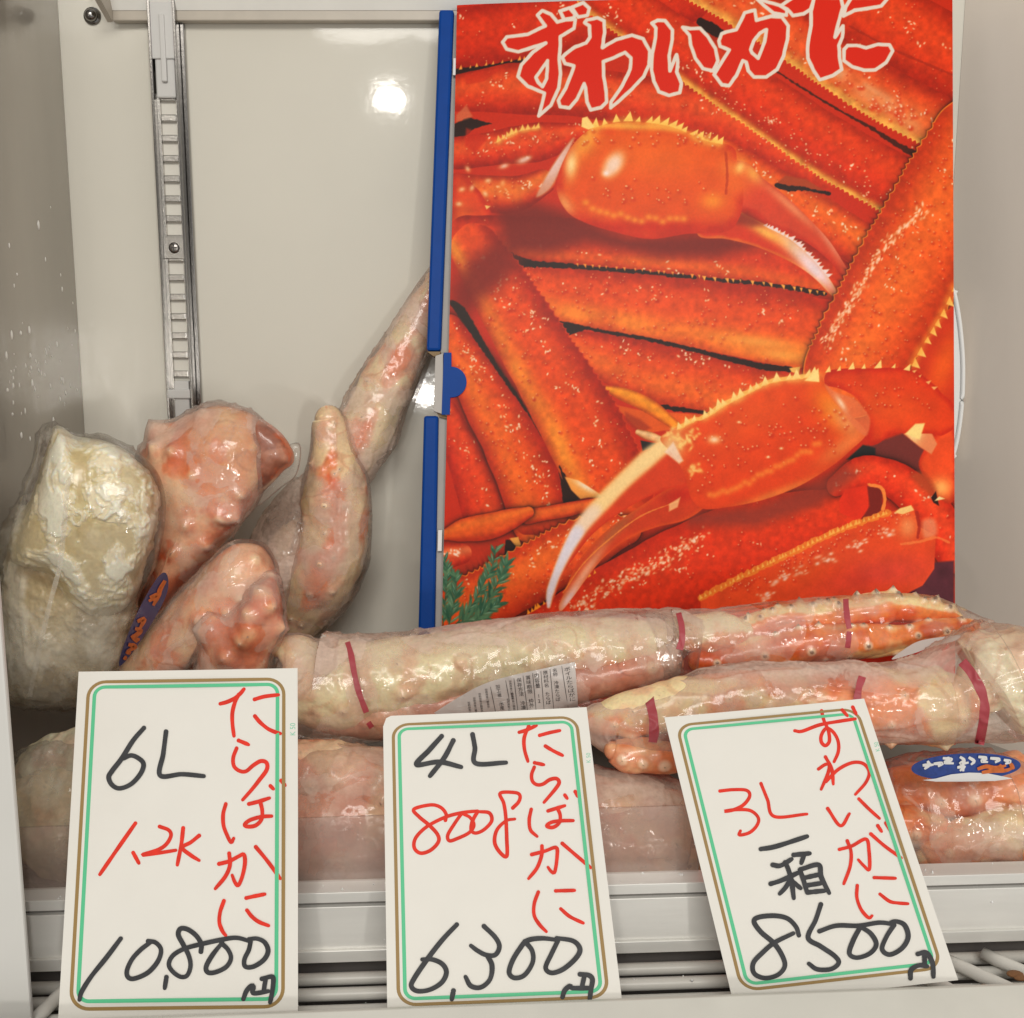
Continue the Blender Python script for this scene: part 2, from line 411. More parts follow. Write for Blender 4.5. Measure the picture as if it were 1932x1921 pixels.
# ---- clear acrylic guard standing on the rail
def clear_mat(name, haze, hcol, rough=0.05, ior=1.45):
    m = bpy.data.materials.new(name); m.use_nodes = True; nt = m.node_tree; L = nt.links
    nt.nodes.remove(nt.nodes['Principled BSDF']); out = nt.nodes['Material Output']
    tr = N(nt, 'ShaderNodeBsdfTransparent'); tr.inputs['Color'].default_value = (0.95, 0.93, 0.92, 1)
    df = N(nt, 'ShaderNodeBsdfDiffuse'); df.inputs['Color'].default_value = (*hcol, 1)
    gl = N(nt, 'ShaderNodeBsdfGlossy', Roughness=rough)
    m1 = N(nt, 'ShaderNodeMixShader'); m2 = N(nt, 'ShaderNodeMixShader'); fr = N(nt, 'ShaderNodeFresnel', IOR=ior)
    tc = N(nt, 'ShaderNodeTexCoord'); nz = N(nt, 'ShaderNodeTexNoise', Scale=18.0, Detail=5.0); L.new(tc.outputs['Object'], nz.inputs['Vector'])
    mr = N(nt, 'ShaderNodeMapRange'); mr.inputs['From Min'].default_value = 0.3; mr.inputs['From Max'].default_value = 0.7
    mr.inputs['To Min'].default_value = haze*0.6; mr.inputs['To Max'].default_value = haze*1.35
    L.new(nz.outputs['Fac'], mr.inputs['Value']); L.new(mr.outputs['Result'], m1.inputs['Fac'])
    L.new(tr.outputs[0], m1.inputs[1]); L.new(df.outputs[0], m1.inputs[2])
    L.new(fr.outputs[0], m2.inputs['Fac']); L.new(m1.outputs[0], m2.inputs[1]); L.new(gl.outputs[0], m2.inputs[2])
    L.new(m2.outputs[0], out.inputs['Surface']); return m
M_acryl = clear_mat('clear acrylic', 0.20, (0.62, 0.48, 0.42))
gA = Lp + inn*0.012; gtop = 0.0
def guard_pt(px, py):
    n = -inn; return on_plane(px, py, gA, n)
t0 = guard_pt(20, 1563); t1 = guard_pt(1318, 1520); b1 = guard_pt(1318, 1664)
b0 = guard_pt(20, 1700)
bm = bmesh.new(); f = [t0, t1, b1, b0]; add_prism(bm, f, [q + inn*0.0018 for q in f], 0.0003)
g = tag(link('acrylic_guard', bm_mesh('acrylic_guard', bm), M_acryl), 'low clear acrylic guard standing on the rail in front of the lower bags', 'guard')

# ---- loose frost crumbs on the rail and wires
r_f = np.random.default_rng(5); VV, FF = [], []; b0_ = 0
for k in range(150):
    inn_, z_ = [(r_f.uniform(.001, .012), .0006), (-0.0008, r_f.uniform(-.033, -.009)), (-.0032, r_f.uniform(-.0405, -.034)), (-.010 + r_f.normal(0, .002), -.0522), (-.026 + r_f.normal(0, .002), -.0522)][r_f.choice(5, p=[.42, .12, .22, .12, .12])]
    c_ = Lp + dirx*r_f.uniform(.02, .66) + inn*inn_ + np.array([0, 0, z_]); s_ = r_f.uniform(.0003, .0011)
    v_ = np.array([[1, 0, 0], [-1, 0, 0], [0, 1, 0], [0, -1, 0], [0, 0, 1], [0, 0, -1]])*s_*r_f.uniform(.5, 1.3, (6, 3)); VV.append(v_ + c_)
    FF += [[b0_ + a for a in t] for t in ((0, 2, 4), (2, 1, 4), (1, 3, 4), (3, 0, 4), (2, 0, 5), (1, 2, 5), (3, 1, 5), (0, 3, 5))]; b0_ += 6
fo = link('frost_crumbs', mesh_np('frost_crumbs', np.vstack(VV), np.zeros((0, 4)), FF), simple('white frost', (.85, .85, .84), .5), None, True); fo['kind'] = 'stuff'
tag(fo, 'tiny white frost crumbs scattered on the rail and wires', 'frost')

# ---- pale beads added to give the left side wall its bright glints
r_w = np.random.default_rng(11); VV, FF = [], []; b0_ = 0
base_ = bmesh.new(); bmesh.ops.create_icosphere(base_, subdivisions=2, radius=1.0); bv = np.array([v.co[:] for v in base_.verts]); bf = [[v.index for v in f.verts] for f in base_.faces]; base_.free()
for k in range(70):
    px_, py_ = (r_w.uniform(5, 150), r_w.normal(700, 60)) if k < 55 else (r_w.uniform(10, 150), r_w.uniform(380, 760))
    d_ = rays(px_, py_); t_ = (XL - CAM[0])/d_[0]; c_ = CAM + d_*t_
    if c_[1] > YW - .004: continue
    s_ = r_w.uniform(.0005, .0017); VV.append(bv*np.array([s_*.55, s_, s_*r_w.uniform(1, 2.6)]) + c_); FF += [[b0_ + a for a in t] for t in bf]; b0_ += len(bv)
wb_ = link('glint_beads', mesh_np('glint_beads', np.vstack(VV), np.zeros((0, 4)), FF), simple('glint bead gloss', (.72, .70, .66), .08, spec=1.0, coat=1.0), None, True); wb_['kind'] = 'stuff'
tag(wb_, 'small glossy beads added as glints on the grey left side wall', 'glint beads')
# ================================================================ crab carton with its printed cover
AX0, AY0, AW, AH = 824, -22, 984, 1290
rng = np.random.default_rng(7)
YY, XX = np.mgrid[0:AH, 0:AW].astype(np.float32); XX += AX0; YY += AY0
ART = np.empty((AH, AW, 3), np.float32); ART[:] = (192, 42, 22)
def nz2(x, y, s, seed, oct=3):
    return fbm(np.stack([x, y, 0*x], -1), 1.0/s, seed, oct)
def win(x0, y0, x1, y1, m=4):
    i0, i1 = max(0, int(y0 - m - AY0)), min(AH, int(y1 + m - AY0)); j0, j1 = max(0, int(x0 - m - AX0)), min(AW, int(x1 + m - AX0))
    if i1 <= i0 or j1 <= j0: return None
    return slice(i0, i1), slice(j0, j1)
def sdf(poly, X, Y):
    P = np.asarray(poly, float)[:, :2]; d = np.full(X.shape, 1e9); ins = np.zeros(X.shape, bool)
    for a, b in zip(P, np.roll(P, -1, 0)):
        e = b - a; wx, wy = X - a[0], Y - a[1]
        t = np.clip((wx*e[0] + wy*e[1])/max(e @ e, 1e-9), 0, 1)
        d = np.minimum(d, (wx - e[0]*t)**2 + (wy - e[1]*t)**2)
        if e[1] != 0:
            c = (a[1] > Y) != (b[1] > Y)
            ins ^= c & (X < e[0]*(Y - a[1])/e[1] + a[0])
    d = np.sqrt(d); return np.where(ins, d, -d)
def curve(poly, n=None):
    P = list(poly); P = P[-2:] + P + P[:3]; q = smooth_path(P, n or 10*len(P))
    a = np.argmin(np.hypot(*(q[:len(q)//2, :2] - np.array(poly[0])[:2]).T)); 
    h = len(q)//2; b = h + np.argmin(np.hypot(*(q[h:, :2] - np.array(poly[0])[:2]).T))
    return q[a:b]
def poly(pts, c, soft=1.2, edge=None, ew=14, tex=0.0, light=None, jag=0, sm=False, alpha=1.0, seed=1):
    if sm: pts = curve(pts)
    P = np.asarray(pts, float); w = win(P[:, 0].min(), P[:, 1].min(), P[:, 0].max(), P[:, 1].max(), soft*2 + 4 + jag)
    if w is None: return
    X, Y = XX[w], YY[w]; d = sdf(P, X, Y)
    if jag: d = d + (nz2(X, Y, 7.0, seed, 2) - 0.5)*2*jag
    m = np.clip(d/soft + 0.5, 0, 1)*alpha
    C = np.broadcast_to(np.array(c, np.float32), X.shape + (3,)).copy()
    if edge is not None: C = mix(np.array(edge, float), C, sstep(0, ew, d + (nz2(X, Y, 16, seed + 5) - .5)*ew*0.8))
    if light is not None:
        for (lx, ly, rx, ry, ang, lc, a) in light:
            ca, sa = math.cos(ang), math.sin(ang); u = ((X - lx)*ca + (Y - ly)*sa)/rx; v = (-(X - lx)*sa + (Y - ly)*ca)/ry
            C = mix(C, np.array(lc, float), a*np.exp(-(u*u + v*v)))
    if tex: C = C*(1 + tex*(nz2(X, Y, 22, seed + 9, 4) - 0.5)*2)[..., None]
    ART[w] = mix(ART[w], C, m)
def shade(pts, c, a, soft):
    P = np.asarray(pts, float); w = win(P[:, 0].min(), P[:, 1].min(), P[:, 0].max(), P[:, 1].max(), soft)
    if w is None: return
    d = sdf(P, XX[w], YY[w]); ART[w] = mix(ART[w], np.array(c, float), a*sstep(-soft, soft, d))
def blob(x, y, rx, ry, ang, c, a, p=1.0):
    R = max(rx, ry)*2.4; w = win(x - R, y - R, x + R, y + R)
    if w is None: return
    ca, sa = math.cos(ang), math.sin(ang); u = ((XX[w] - x)*ca + (YY[w] - y)*sa)/rx; v = (-(XX[w] - x)*sa + (YY[w] - y)*ca)/ry
    ART[w] = mix(ART[w], np.array(c, float), a*np.exp(-(u*u + v*v)**p))
def bump(x, y, r, dark, lite, k):
    blob(x + .6, y + .8, r, r*0.9, 0, dark, 0.45*k, 1.5); blob(x - r*.35, y - r*.45, r*.38, r*.3, 0.5, lite, 0.75*k, 1.5)
def leg(pts, edge, mid, lite, v0=-0.25, sp=0.5, nb=0, ns=0, bump_c=(170, 28, 14), pink=0, pinkv=0.0,
        spine=0, spc=(236, 178, 104), amp=4.0, per=11.0, fringe=0.0, seed=1, shadow=0, tex=0.14, both=False, nspec=None):
    n = 26; q = smooth_path(pts, n); hw = q[:, 2]; q = q[:, :2]
    M = hw.max() + 30; w = win(q[:, 0].min() - M, q[:, 1].min() - M, q[:, 0].max() + M, q[:, 1].max() + M)
    if w is None: return
    X, Y = XX[w], YY[w]; best = np.full(X.shape, 1e9); sv = np.zeros(X.shape); ss = np.zeros(X.shape); ww = np.ones(X.shape)
    cum = np.r_[0, np.cumsum(np.hypot(*np.diff(q, axis=0).T))]
    for i in range(n - 1):
        a, b = q[i], q[i+1]; e = b - a; l = np.hypot(*e); e = e/max(l, 1e-6)
        t = (X - a[0])*e[0] + (Y - a[1])*e[1]; tc = np.clip(t, 0, l); s = (X - a[0])*(-e[1]) + (Y - a[1])*e[0]
        d = np.hypot(X - a[0] - e[0]*tc, Y - a[1] - e[1]*tc); g = d < best
        best = np.where(g, d, best); sv = np.where(g, s, sv); ss = np.where(g, cum[i] + tc, ss)
        ww = np.where(g, hw[i] + (hw[i+1] - hw[i])*tc/max(l, 1e-6), ww)
    tri = lambda s: (1 - np.abs(((s/per + 0.35*np.sin(s*0.05 + seed)) % 1.0)*2 - 1))**1.6
    ext = np.zeros(X.shape)
    if spine:
        side = np.sign(sv) == spine if not both else np.ones(X.shape, bool)
        ext = np.where(side, amp*tri(ss), 0)
    wob = (nz2(X, Y, 40, seed + 3, 2) - 0.5)*5
    d = ww + ext + wob - best
    if shadow:
        ART[w] = ART[w]*(1 - 0.6*np.exp(-np.clip(-d, 0, 1e3)/shadow)[..., None])
    v = np.clip(sv/np.maximum(ww, 1), -1.2, 1.2)
    C = mix(np.array(edge, float)*np.array([.86, .76, .7]), np.array(mid, float), sstep(1.02, 0.28, np.abs(v) + 0.15*(nz2(X, Y, 30, seed + 11) - .5)))
    lt = np.exp(-((v - v0)/sp)**2)*(0.55 + 0.9*(nz2(X, Y, 60, seed + 21) - 0.2)); C = mix(C, np.array(lite, float), np.clip(lt, 0, 1))
    if pink:
        pk = np.exp(-((v - pinkv)/0.28)**2)*sstep(0.45, 0.62, nz2(X, Y, 70, seed + 31)); C = mix(C, np.array((226, 150, 120), float), np.clip(pk*pink, 0, 1))
    if fringe:
        fv = (1 - v*spine)*ww; C = mix(C, np.array(spc, float), np.clip(np.exp(-(fv/fringe)**2)*0.95, 0, 1)*(0.7 + 0.5*(nz2(X, Y, 14, seed + 41) - .3)))
    if spine: C = mix(C, np.array(spc, float), np.where(ext > 0, sstep(3.5, 0, d)*0.9, 0))
    C = C*(1 + tex*(nz2(X, Y, 9, seed + 51, 3) - 0.5)*2)[..., None]
    m = np.clip(d/1.3 + 0.5, 0, 1)*(ww > 0)
    ART[w] = mix(ART[w], C, m)
    r = np.random.default_rng(seed)
    N_ = np.gradient(q, axis=0); N_ /= np.maximum(np.hypot(*N_.T), 1e-6)[:, None]; N_ = np.stack([-N_[:, 1], N_[:, 0]], -1)
    nb *= 1.15; nb = int(nb)
    for _ in range(nb):
        f = r.random()*(n - 1.01); i = int(f); k = r.uniform(-0.88, 0.88); c = q[i] + (q[i+1] - q[i])*(f - i) + N_[i]*hw[i]*k
        bump(c[0], c[1], r.uniform(2.4, 4.6), bump_c, (244, 196, 170), r.uniform(.5, 1))
    for _ in range(int(ns*.7)):
        f = r.random()*(n - 1.01); i = int(f); k = np.clip(r.normal(v0 if nspec is None else nspec, 0.2), -.9, .9); c = q[i] + (q[i+1] - q[i])*(f - i) + N_[i]*hw[i]*k
        for _k in range(r.integers(1, 4)):
            blob(c[0] + r.normal(0, 5), c[1] + r.normal(0, 4), r.uniform(1.4, 3.8), r.uniform(1.1, 2.2), r.uniform(0, 3), (250, 222, 205), r.uniform(.6, 1), 1.5)
def spikes(pts, size, per, c, side=1, seed=3, base=None):
    q = smooth_path(pts, 120); cum = np.r_[0, np.cumsum(np.hypot(*np.diff(q[:, :2], axis=0).T))]; r = np.random.default_rng(seed); s = 0
    while s < cum[-1]:
        i = min(np.searchsorted(cum, s), len(q) - 2); e = q[i+1, :2] - q[i, :2]; e /= np.hypot(*e) + 1e-9; nn = np.array([-e[1], e[0]])*side
        z = size*r.uniform(.6, 1.3); p = q[i, :2]
        poly([p - e*z*.55 - nn*2, p + nn*z + e*z*r.uniform(.1, .6), p + e*z*.55 - nn*2], c, 1.6)
        if base: blob(p[0] - nn[0]*2, p[1] - nn[1]*2, z*.9, z*.6, math.atan2(e[1], e[0]), base, .6)
        s += per*r.uniform(.7, 1.4)
def line(pts, wd, c, jag=2.0, a=1.0, seed=2):
    q = smooth_path(pts, 40); w = win(q[:, 0].min() - 12, q[:, 1].min() - 12, q[:, 0].max() + 12, q[:, 1].max() + 12)
    if w is None: return
    X, Y = XX[w], YY[w]; d = np.full(X.shape, 1e9); wv = np.ones(X.shape)
    for i in range(39):
        p, e = q[i, :2], q[i+1, :2] - q[i, :2]; t = np.clip(((X - p[0])*e[0] + (Y - p[1])*e[1])/max(e @ e, 1e-9), 0, 1)
        dd = np.hypot(X - p[0] - e[0]*t, Y - p[1] - e[1]*t); g = dd < d; d = np.where(g, dd, d)
        if q.shape[1] > 2: wv = np.where(g, q[i, 2], wv)
    k = (wv if q.shape[1] > 2 else wd) - d + (nz2(X, Y, 6.0, seed, 2) - 0.5)*2*jag
    ART[w] = mix(ART[w], np.array(c, float), a*np.clip(k/1.3 + .5, 0, 1))

z = 1/2.7443*0.75469   # tracing units -> picture units
def lg(f, pts): return [(a[0], a[1], p[2]*z) for a, p in zip(f([q[:2] for q in pts]), pts)]
RD, MD, LT = (176, 32, 16), (206, 52, 24), (220, 78, 36)
DK = (44, 22, 20)
YL = (240, 186, 112)
# upper left rows
leg(lg(ZA, [(60, 270, 200), (700, 180, 230), (1650, -60, 230)]), (182, 34, 18), (196, 42, 20), (206, 52, 26), nb=26, ns=16, seed=11)
poly(ZA([(100, 470), (300, 450), (585, 400), (560, 430), (400, 462), (250, 492), (170, 520), (100, 575)]), DK, jag=2)
spikes(ZA([(140, 470), (580, 402)]), 5, 13, (238, 150, 80), -1, 4)
leg(lg(ZA, [(90, 640, 120), (520, 610, 175), (1000, 640, 170), (1900, 800, 180), (2600, 1150, 170)]), (186, 38, 20), (206, 52, 26), (220, 84, 46), nb=60, ns=20, seed=12)
poly(ZA([(170, 520), (240, 495), (420, 470), (300, 560), (180, 580)]), (196, 44, 22), 2, alpha=.6)
poly(ZA([(95, 850), (190, 806), (330, 842), (355, 850), (260, 872), (170, 935), (95, 945)]), DK, jag=2)
poly(ZA([(110, 790), (180, 720), (225, 800), (190, 815), (110, 840)]), (206, 112, 92), 4, alpha=.7)
leg(lg(ZA, [(120, 1050, 110), (420, 1010, 120), (700, 970, 130), (960, 900, 60)]), (180, 34, 18), (206, 50, 24), (218, 80, 44), nb=40, ns=14, seed=13)
spikes(ZA([(400, 965), (470, 925), (560, 890), (690, 870)]), 8, 10, YL, -1, 5, YL)
for (x, y, r) in ((570, 1100, 46), (440, 1140, 34), (600, 1085, 25)):
    q = ZA([(x, y)])[0]; blob(q[0], q[1], r*z, r*z*.5, -.3, (240, 200, 190), .85)
leg(lg(ZA, [(90, 1300, 110), (300, 1330, 130), (520, 1330, 120), (700, 1250, 90)]), (178, 34, 16), (204, 56, 24), (226, 110, 52), nb=30, ns=14, seed=14)
poly(ZA([(180, 880), (240, 900), (330, 950), (240, 1050), (170, 1000)]), (190, 38, 20), 5, alpha=.7)
poly(ZA([(660, 1350), (740, 1190), (860, 1010), (920, 950), (840, 1130), (760, 1290)]), (206, 130, 112), 5, sm=True, light=[(*ZA([(800, 1120)])[0], 34*z*2, 90*z*2, .55, (236, 206, 200), .8)])
poly(ZA([(90, 1215), (250, 1290), (330, 1420), (360, 1500), (330, 1640), (270, 1740), (190, 1830), (90, 1880)]), (206, 62, 28), 2, tex=.15, edge=(186, 40, 18), ew=14, sm=True, light=[(*ZA([(160, 1560)])[0], 60*z, 160*z, 0, (228, 104, 48), .7)])
spikes(ZA([(320, 1420), (355, 1500), (335, 1640), (270, 1750), (160, 1860)]), 8, 26, (240, 190, 130), -1, 6)
poly(ZA([(240, 1745), (270, 1715), (302, 1745)]), (246, 220, 170), 1.5)
for k, (x, y) in enumerate(((130, 1400), (190, 1160), (220, 1290), (330, 1240), (310, 1330), (430, 1260), (150, 1300))):
    q = ZA([(x, y)])[0]; blob(q[0], q[1], 14*z*1.6, 8*z*2, k, (244, 200, 170), .8)
for (x, y, r) in ((430, 1290, 60), (520, 1350, 50)):
    q = ZA([(x, y)])[0]; blob(q[0], q[1], r*z, r*z, 0, (226, 110, 50), .6)
# upper right diagonals
leg(lg(ZB, [(500, -260, 240), (1200, 120, 270), (2000, 560, 270)]), (190, 42, 20), (206, 52, 24), (214, 66, 32), nb=50, ns=20, seed=15, nspec=-.2)
line(ZB([(1000, 180), (1300, 340), (1720, 520)]), 2.2, (150, 36, 22), 1.5, .6)
leg(lg(ZB, [(-500, -400, 150), (200, -20, 165), (560, 200, 170), (1100, 560, 180), (1720, 900, 190)]), (190, 46, 24), (214, 66, 34), (222, 92, 52), v0=.1, nb=110, ns=46, seed=16,
    spine=1, spc=(240, 182, 100), amp=5, per=9, fringe=17, pink=.95, pinkv=.25)
for (x, y, rx) in ((1230, 720, 170), (1100, 640, 110), (1420, 850, 120)):
    q = ZB([(x, y)])[0]; blob(q[0], q[1], rx*z, 55*z, .58, (232, 160, 122), .55)
r_ = np.random.default_rng(99)
for _ in range(46):
    q = ZB([(r_.uniform(880, 1640), 0)])[0]; x0 = r_.uniform(900, 1640); q = ZB([(x0, 620 + (x0 - 1000)*.5 + r_.normal(0, 70))])[0]
    bump(q[0], q[1], r_.uniform(4, 6.2), (196, 44, 24), (250, 210, 190), 1)
leg(lg(ZB, [(-700, -60, 170), (0, 430, 185), (400, 700, 195), (900, 1030, 205), (1450, 1340, 210)]), (184, 38, 18), (208, 50, 22), (214, 62, 28), v0=-.4, nb=80, ns=46, seed=17,
    spine=1, spc=(240, 182, 96), amp=5, per=9, fringe=9, nspec=.45)
for _ in range(60):
    x0 = r_.uniform(50, 1150); q = ZB([(x0, 690 + (x0 - 50)*.66 + r_.normal(-90, 40))])[0]; bump(q[0], q[1], r_.uniform(3, 5.5), (186, 38, 20), (250, 214, 196), 1)
line([p + (w,) for p, w in zip(ZB([(-20, 150), (40, 190), (110, 230)]), (8, 11, 9))], 9, DK, 2)
line([p + (w,) for p, w in zip(ZB([(500, 490), (700, 620), (900, 740), (1150, 880), (1320, 990), (1540, 1105)]), (2, 2.2, 2, 3, 5, 7.5))], 3, (60, 24, 18), 2, .9)
leg(lg(ZB, [(150, 1080, 120), (520, 1330, 150), (900, 1560, 150), (1200, 1760, 130)]), (196, 48, 20), (222, 76, 28), (230, 104, 42), nb=40, ns=40, seed=18)
poly(ZB([(480, 1270), (560, 1205), (700, 1230), (860, 1330), (720, 1320), (640, 1305)]), (166, 62, 34), 4)
line([p + (w,) for p, w in zip(ZB([(500, 1272), (580, 1294), (660, 1292), (740, 1306), (860, 1330)]), (4, 5.5, 4, 2.5, 3))], 4, DK, 2)
# row under the upper claw
leg(lg(ZC, [(300, -40, 130), (900, 10, 165), (1900, 80, 190), (2450, 160, 190), (2800, 260, 150)]), (170, 34, 18), (202, 52, 22), (224, 92, 34), v0=.55, sp=.3, nb=40, ns=14, seed=19)
# horizontal rows
leg(lg(ZC, [(560, 260, 140), (960, 365, 196), (1400, 430, 228), (1921, 520, 250), (2520, 620, 270)]), (196, 46, 20), (218, 72, 30), (238, 124, 50), v0=.6, sp=.40, nb=120, ns=26, seed=20, nspec=-.35)
for (x, y, rx, ry) in ((2300, 700, 260, 40), (2450, 790, 190, 40)):
    q = ZC([(x, y)])[0]; blob(q[0], q[1], rx*z, ry*z, .12, (236, 158, 84), .7)
line([p + (w,) for p, w in zip(ZC([(560, 80), (640, 140), (760, 165), (1000, 180), (1300, 205), (1500, 222), (1860, 258)]), (4, 9, 6, 4.5, 4, 3.5, 3.2))], 5, DK, 2.5)
line([p + (w,) for p, w in zip(ZD([(0, 262), (130, 275), (320, 292), (430, 305), (640, 335), (830, 372)]), (2, 3.6, 3.2, 3.6, 4.8, 4.2))], 4, DK, 2.8)
spikes(ZC([(1050, 168), (1600, 215), (1921, 250)]), 5, 15, (236, 140, 66), 1, 8)
spikes(ZD([(0, 255), (430, 298), (830, 365)]), 6, 17, (240, 160, 84), 1, 9)
leg(lg(ZC, [(1010, 680, 70), (1250, 800, 165), (1600, 905, 205), (1921, 980, 215), (2300, 1060, 215)]), (190, 44, 20), (216, 68, 29), (228, 98, 42), v0=.35, nb=80, ns=34, seed=21, nspec=-.6)
poly(ZC([(925, 555), (1040, 575), (1130, 605), (1080, 630), (1000, 655)]), DK, jag=2)
line([p + (w,) for p, w in zip(ZC([(1080, 600), (1300, 640), (1600, 695), (1921, 772)]), (3.5, 3, 3.4, 4.5))], 3, DK, 2.2)
line([p + (w,) for p, w in zip(ZD([(0, 775), (240, 832), (420, 872), (590, 888)]), (4, 5.6, 6, 5.5))], 4, DK, 1.6)
poly(ZD([(585, 880), (660, 870), (650, 920), (600, 905)]), (238, 180, 110), 2)
line([p + (w,) for p, w in zip(ZC([(1500, 1105), (1650, 1148), (1800, 1168), (1940, 1190)]), (2.5, 4.5, 4, 3))], 3, DK, 2.4)
poly(ZC([(1300, 1130), (1500, 1170), (1921, 1200), (1921, 1330), (1700, 1300), (1500, 1330)]), (214, 84, 34), 3, tex=.12)
leg(lg(ZC, [(1250, 1020, 18), (1400, 1070, 50), (1560, 1150, 52), (1720, 1270, 34)]), (206, 90, 26), (228, 122, 34), (238, 146, 48), seed=22)
poly(ZC([(1380, 1180), (1480, 1230), (1560, 1290), (1480, 1330), (1380, 1240)]), (150, 44, 26), 6, alpha=.7)
leg(lg(ZC, [(1470, 1320, 20), (1560, 1350, 34), (1640, 1370, 20)]), (196, 120, 84), (226, 160, 120), (236, 190, 150), seed=23)
poly(ZC([(1485, 1375), (1620, 1400), (1560, 1430), (1500, 1448)]), (40, 34, 32), 2)
# left diagonals
leg(lg(ZC, [(150, 1180, 80), (290, 1500, 130), (430, 1900, 160)]), (196, 40, 20), (212, 54, 26), (218, 66, 32), nb=24, ns=10, seed=24)
leg(lg(ZC, [(170, 600, 90), (390, 1000, 175), (600, 1380, 205), (740, 1700, 215), (790, 1900, 205)]), (184, 36, 18), (216, 70, 28), (230, 104, 42), v0=.35, nb=100, ns=60, seed=25, shadow=7, nspec=-.3)
line([p + (w,) for p, w in zip(ZC([(190, 430), (255, 490), (400, 720), (520, 905), (700, 1165), (880, 1450), (945, 1590), (985, 1790)]), (5, 9, 6, 4, 2.6, 3, 6, 9))], 5, (46, 24, 20), 1.6)
leg(lg(ZC, [(350, 60, 170), (560, 400, 215), (790, 790, 245), (1010, 1150, 270), (1190, 1500, 280), (1290, 1760, 280)]), (188, 40, 18), (220, 72, 30), (244, 144, 58), v0=.70, sp=.30, nb=130, ns=54, seed=26, nspec=-.25,
    spine=-1, spc=(206, 60, 26), amp=4, per=13)
shade(ZC([(190, 330), (300, 130), (520, -20), (640, 160), (560, 300), (420, 400), (300, 520), (190, 440)]), (122, 28, 24), .9, 26)
line([p + (w,) for p, w in zip(ZC([(205, 440), (260, 500), (400, 725)]), (6, 9, 5))], 6, (40, 26, 22), 1.5, .9)
poly(ZC([(925, 1540), (985, 1640), (1100, 1790), (985, 1800), (955, 1680)]), (44, 22, 18), jag=2)
poly(ZC([(965, 1625), (1060, 1650), (1180, 1725), (1235, 1765), (1090, 1795), (1010, 1715)]), (236, 150, 84), 2, light=[(*ZC([(1110, 1690)])[0], 90*z, 26*z, .5, (246, 222, 196), .95)])
# ---- upper claw
shade(ZA([(380, 1430), (660, 1390), (830, 1440), (1280, 1620), (1921, 1590), (2200, 1690), (1900, 1770), (1500, 1770), (1000, 1670), (760, 1740), (460, 1740)]), (118, 30, 28), .92, 20)
palm = curve(ZA([(800, 1300), (840, 1120), (940, 960), (1080, 868), (1300, 840), (1500, 850), (1720, 905), (1900, 970), (2020, 1020), (2040, 1150), (2080, 1300), (2060, 1480), (1960, 1590), (1700, 1605), (1440, 1640), (1190, 1590), (1000, 1530), (870, 1450)]))
lo = curve(ZB([(-40, 1420), (150, 1400), (300, 1480), (430, 1545), (600, 1630), (740, 1760), (830, 1870), (905, 1990), (880, 2030), (780, 1930), (680, 1850), (540, 1770), (350, 1690), (150, 1640), (-40, 1615)]))
hi = curve(ZB([(140, 1150), (280, 1110), (400, 1220), (560, 1345), (700, 1480), (850, 1640), (950, 1790), (1010, 1900), (960, 1920), (870, 1800), (740, 1690), (590, 1600), (430, 1530), (300, 1440), (120, 1440)]))
poly(lo, (204, 50, 26), 1.4, edge=(214, 92, 40), ew=8, tex=.08, light=[(*ZB([(620, 1700)])[0], 70, 14, .72, (240, 190, 160), .9), (*ZB([(760, 1850)])[0], 60, 16, .8, (240, 214, 214), 1), (*ZB([(430, 1600)])[0], 40, 10, .5, (240, 176, 96), .9)])
spikes(ZB([(420, 1545), (600, 1640), (740, 1765), (850, 1890)]), 8, 7, (242, 214, 208), -1, 12)
poly(hi, (206, 62, 44), 1.4, edge=(192, 44, 30), ew=10, tex=.06, light=[(*ZB([(600, 1420)])[0], 66, 9, .72, (228, 130, 104), .9), (*ZB([(860, 1660)])[0], 60, 8, .98, (230, 130, 116), .9), (*ZB([(330, 1190)])[0], 22, 14, .8, (240, 170, 96), .9)])
shade(ZB([(180, 1460), (300, 1450), (420, 1540), (330, 1560), (200, 1530)]), (120, 34, 30), .7, 8)
poly(palm, (218, 78, 28), 1.5, edge=(196, 44, 20), ew=22, tex=.07, seed=4, light=[
    (*ZA([(1450, 1080)])[0], 120, 46, .1, (228, 100, 40), .8), (*ZA([(1000, 960)])[0], 20, 34, .5, (240, 170, 84), .8),
    (*ZA([(900, 1130)])[0], 12, 26, .1, (250, 220, 170), .9), (*ZA([(1300, 868)])[0], 110, 7, .03, (242, 170, 84), .8),
    (*ZA([(860, 1400)])[0], 12, 26, -.6, (240, 160, 110), .8), (*ZA([(1500, 1560)])[0], 150, 16, .02, (190, 34, 18), .8)])
spikes(ZA([(1060, 870), (1180, 835), (1320, 825), (1500, 845), (1640, 880), (1800, 950), (1921, 980)]), 13, 16, (246, 206, 130), -1, 13, (240, 176, 90))
poly(ZA([(970, 870), (975, 810), (1010, 800), (1060, 870), (1020, 890)]), (246, 206, 140), 2)
q = ZA([(1190, 1130)])[0]; blob(q[0], q[1], 17, 27, .6, (246, 214, 196), .95, 1.6); q = ZA([(1140, 1190)])[0]; blob(q[0], q[1], 7, 6, 0, (252, 232, 220), .9)
for _ in range(60):
    q = ZA([(r_.uniform(960, 1900), 0)])[0]; x0 = r_.uniform(980, 1900); y0 = r_.choice([r_.uniform(900, 1020), r_.uniform(1220, 1400)]); q = ZA([(x0, y0)])[0]
    bump(q[0], q[1], r_.uniform(3, 5.5), (184, 44, 18), (250, 220, 190), .9)
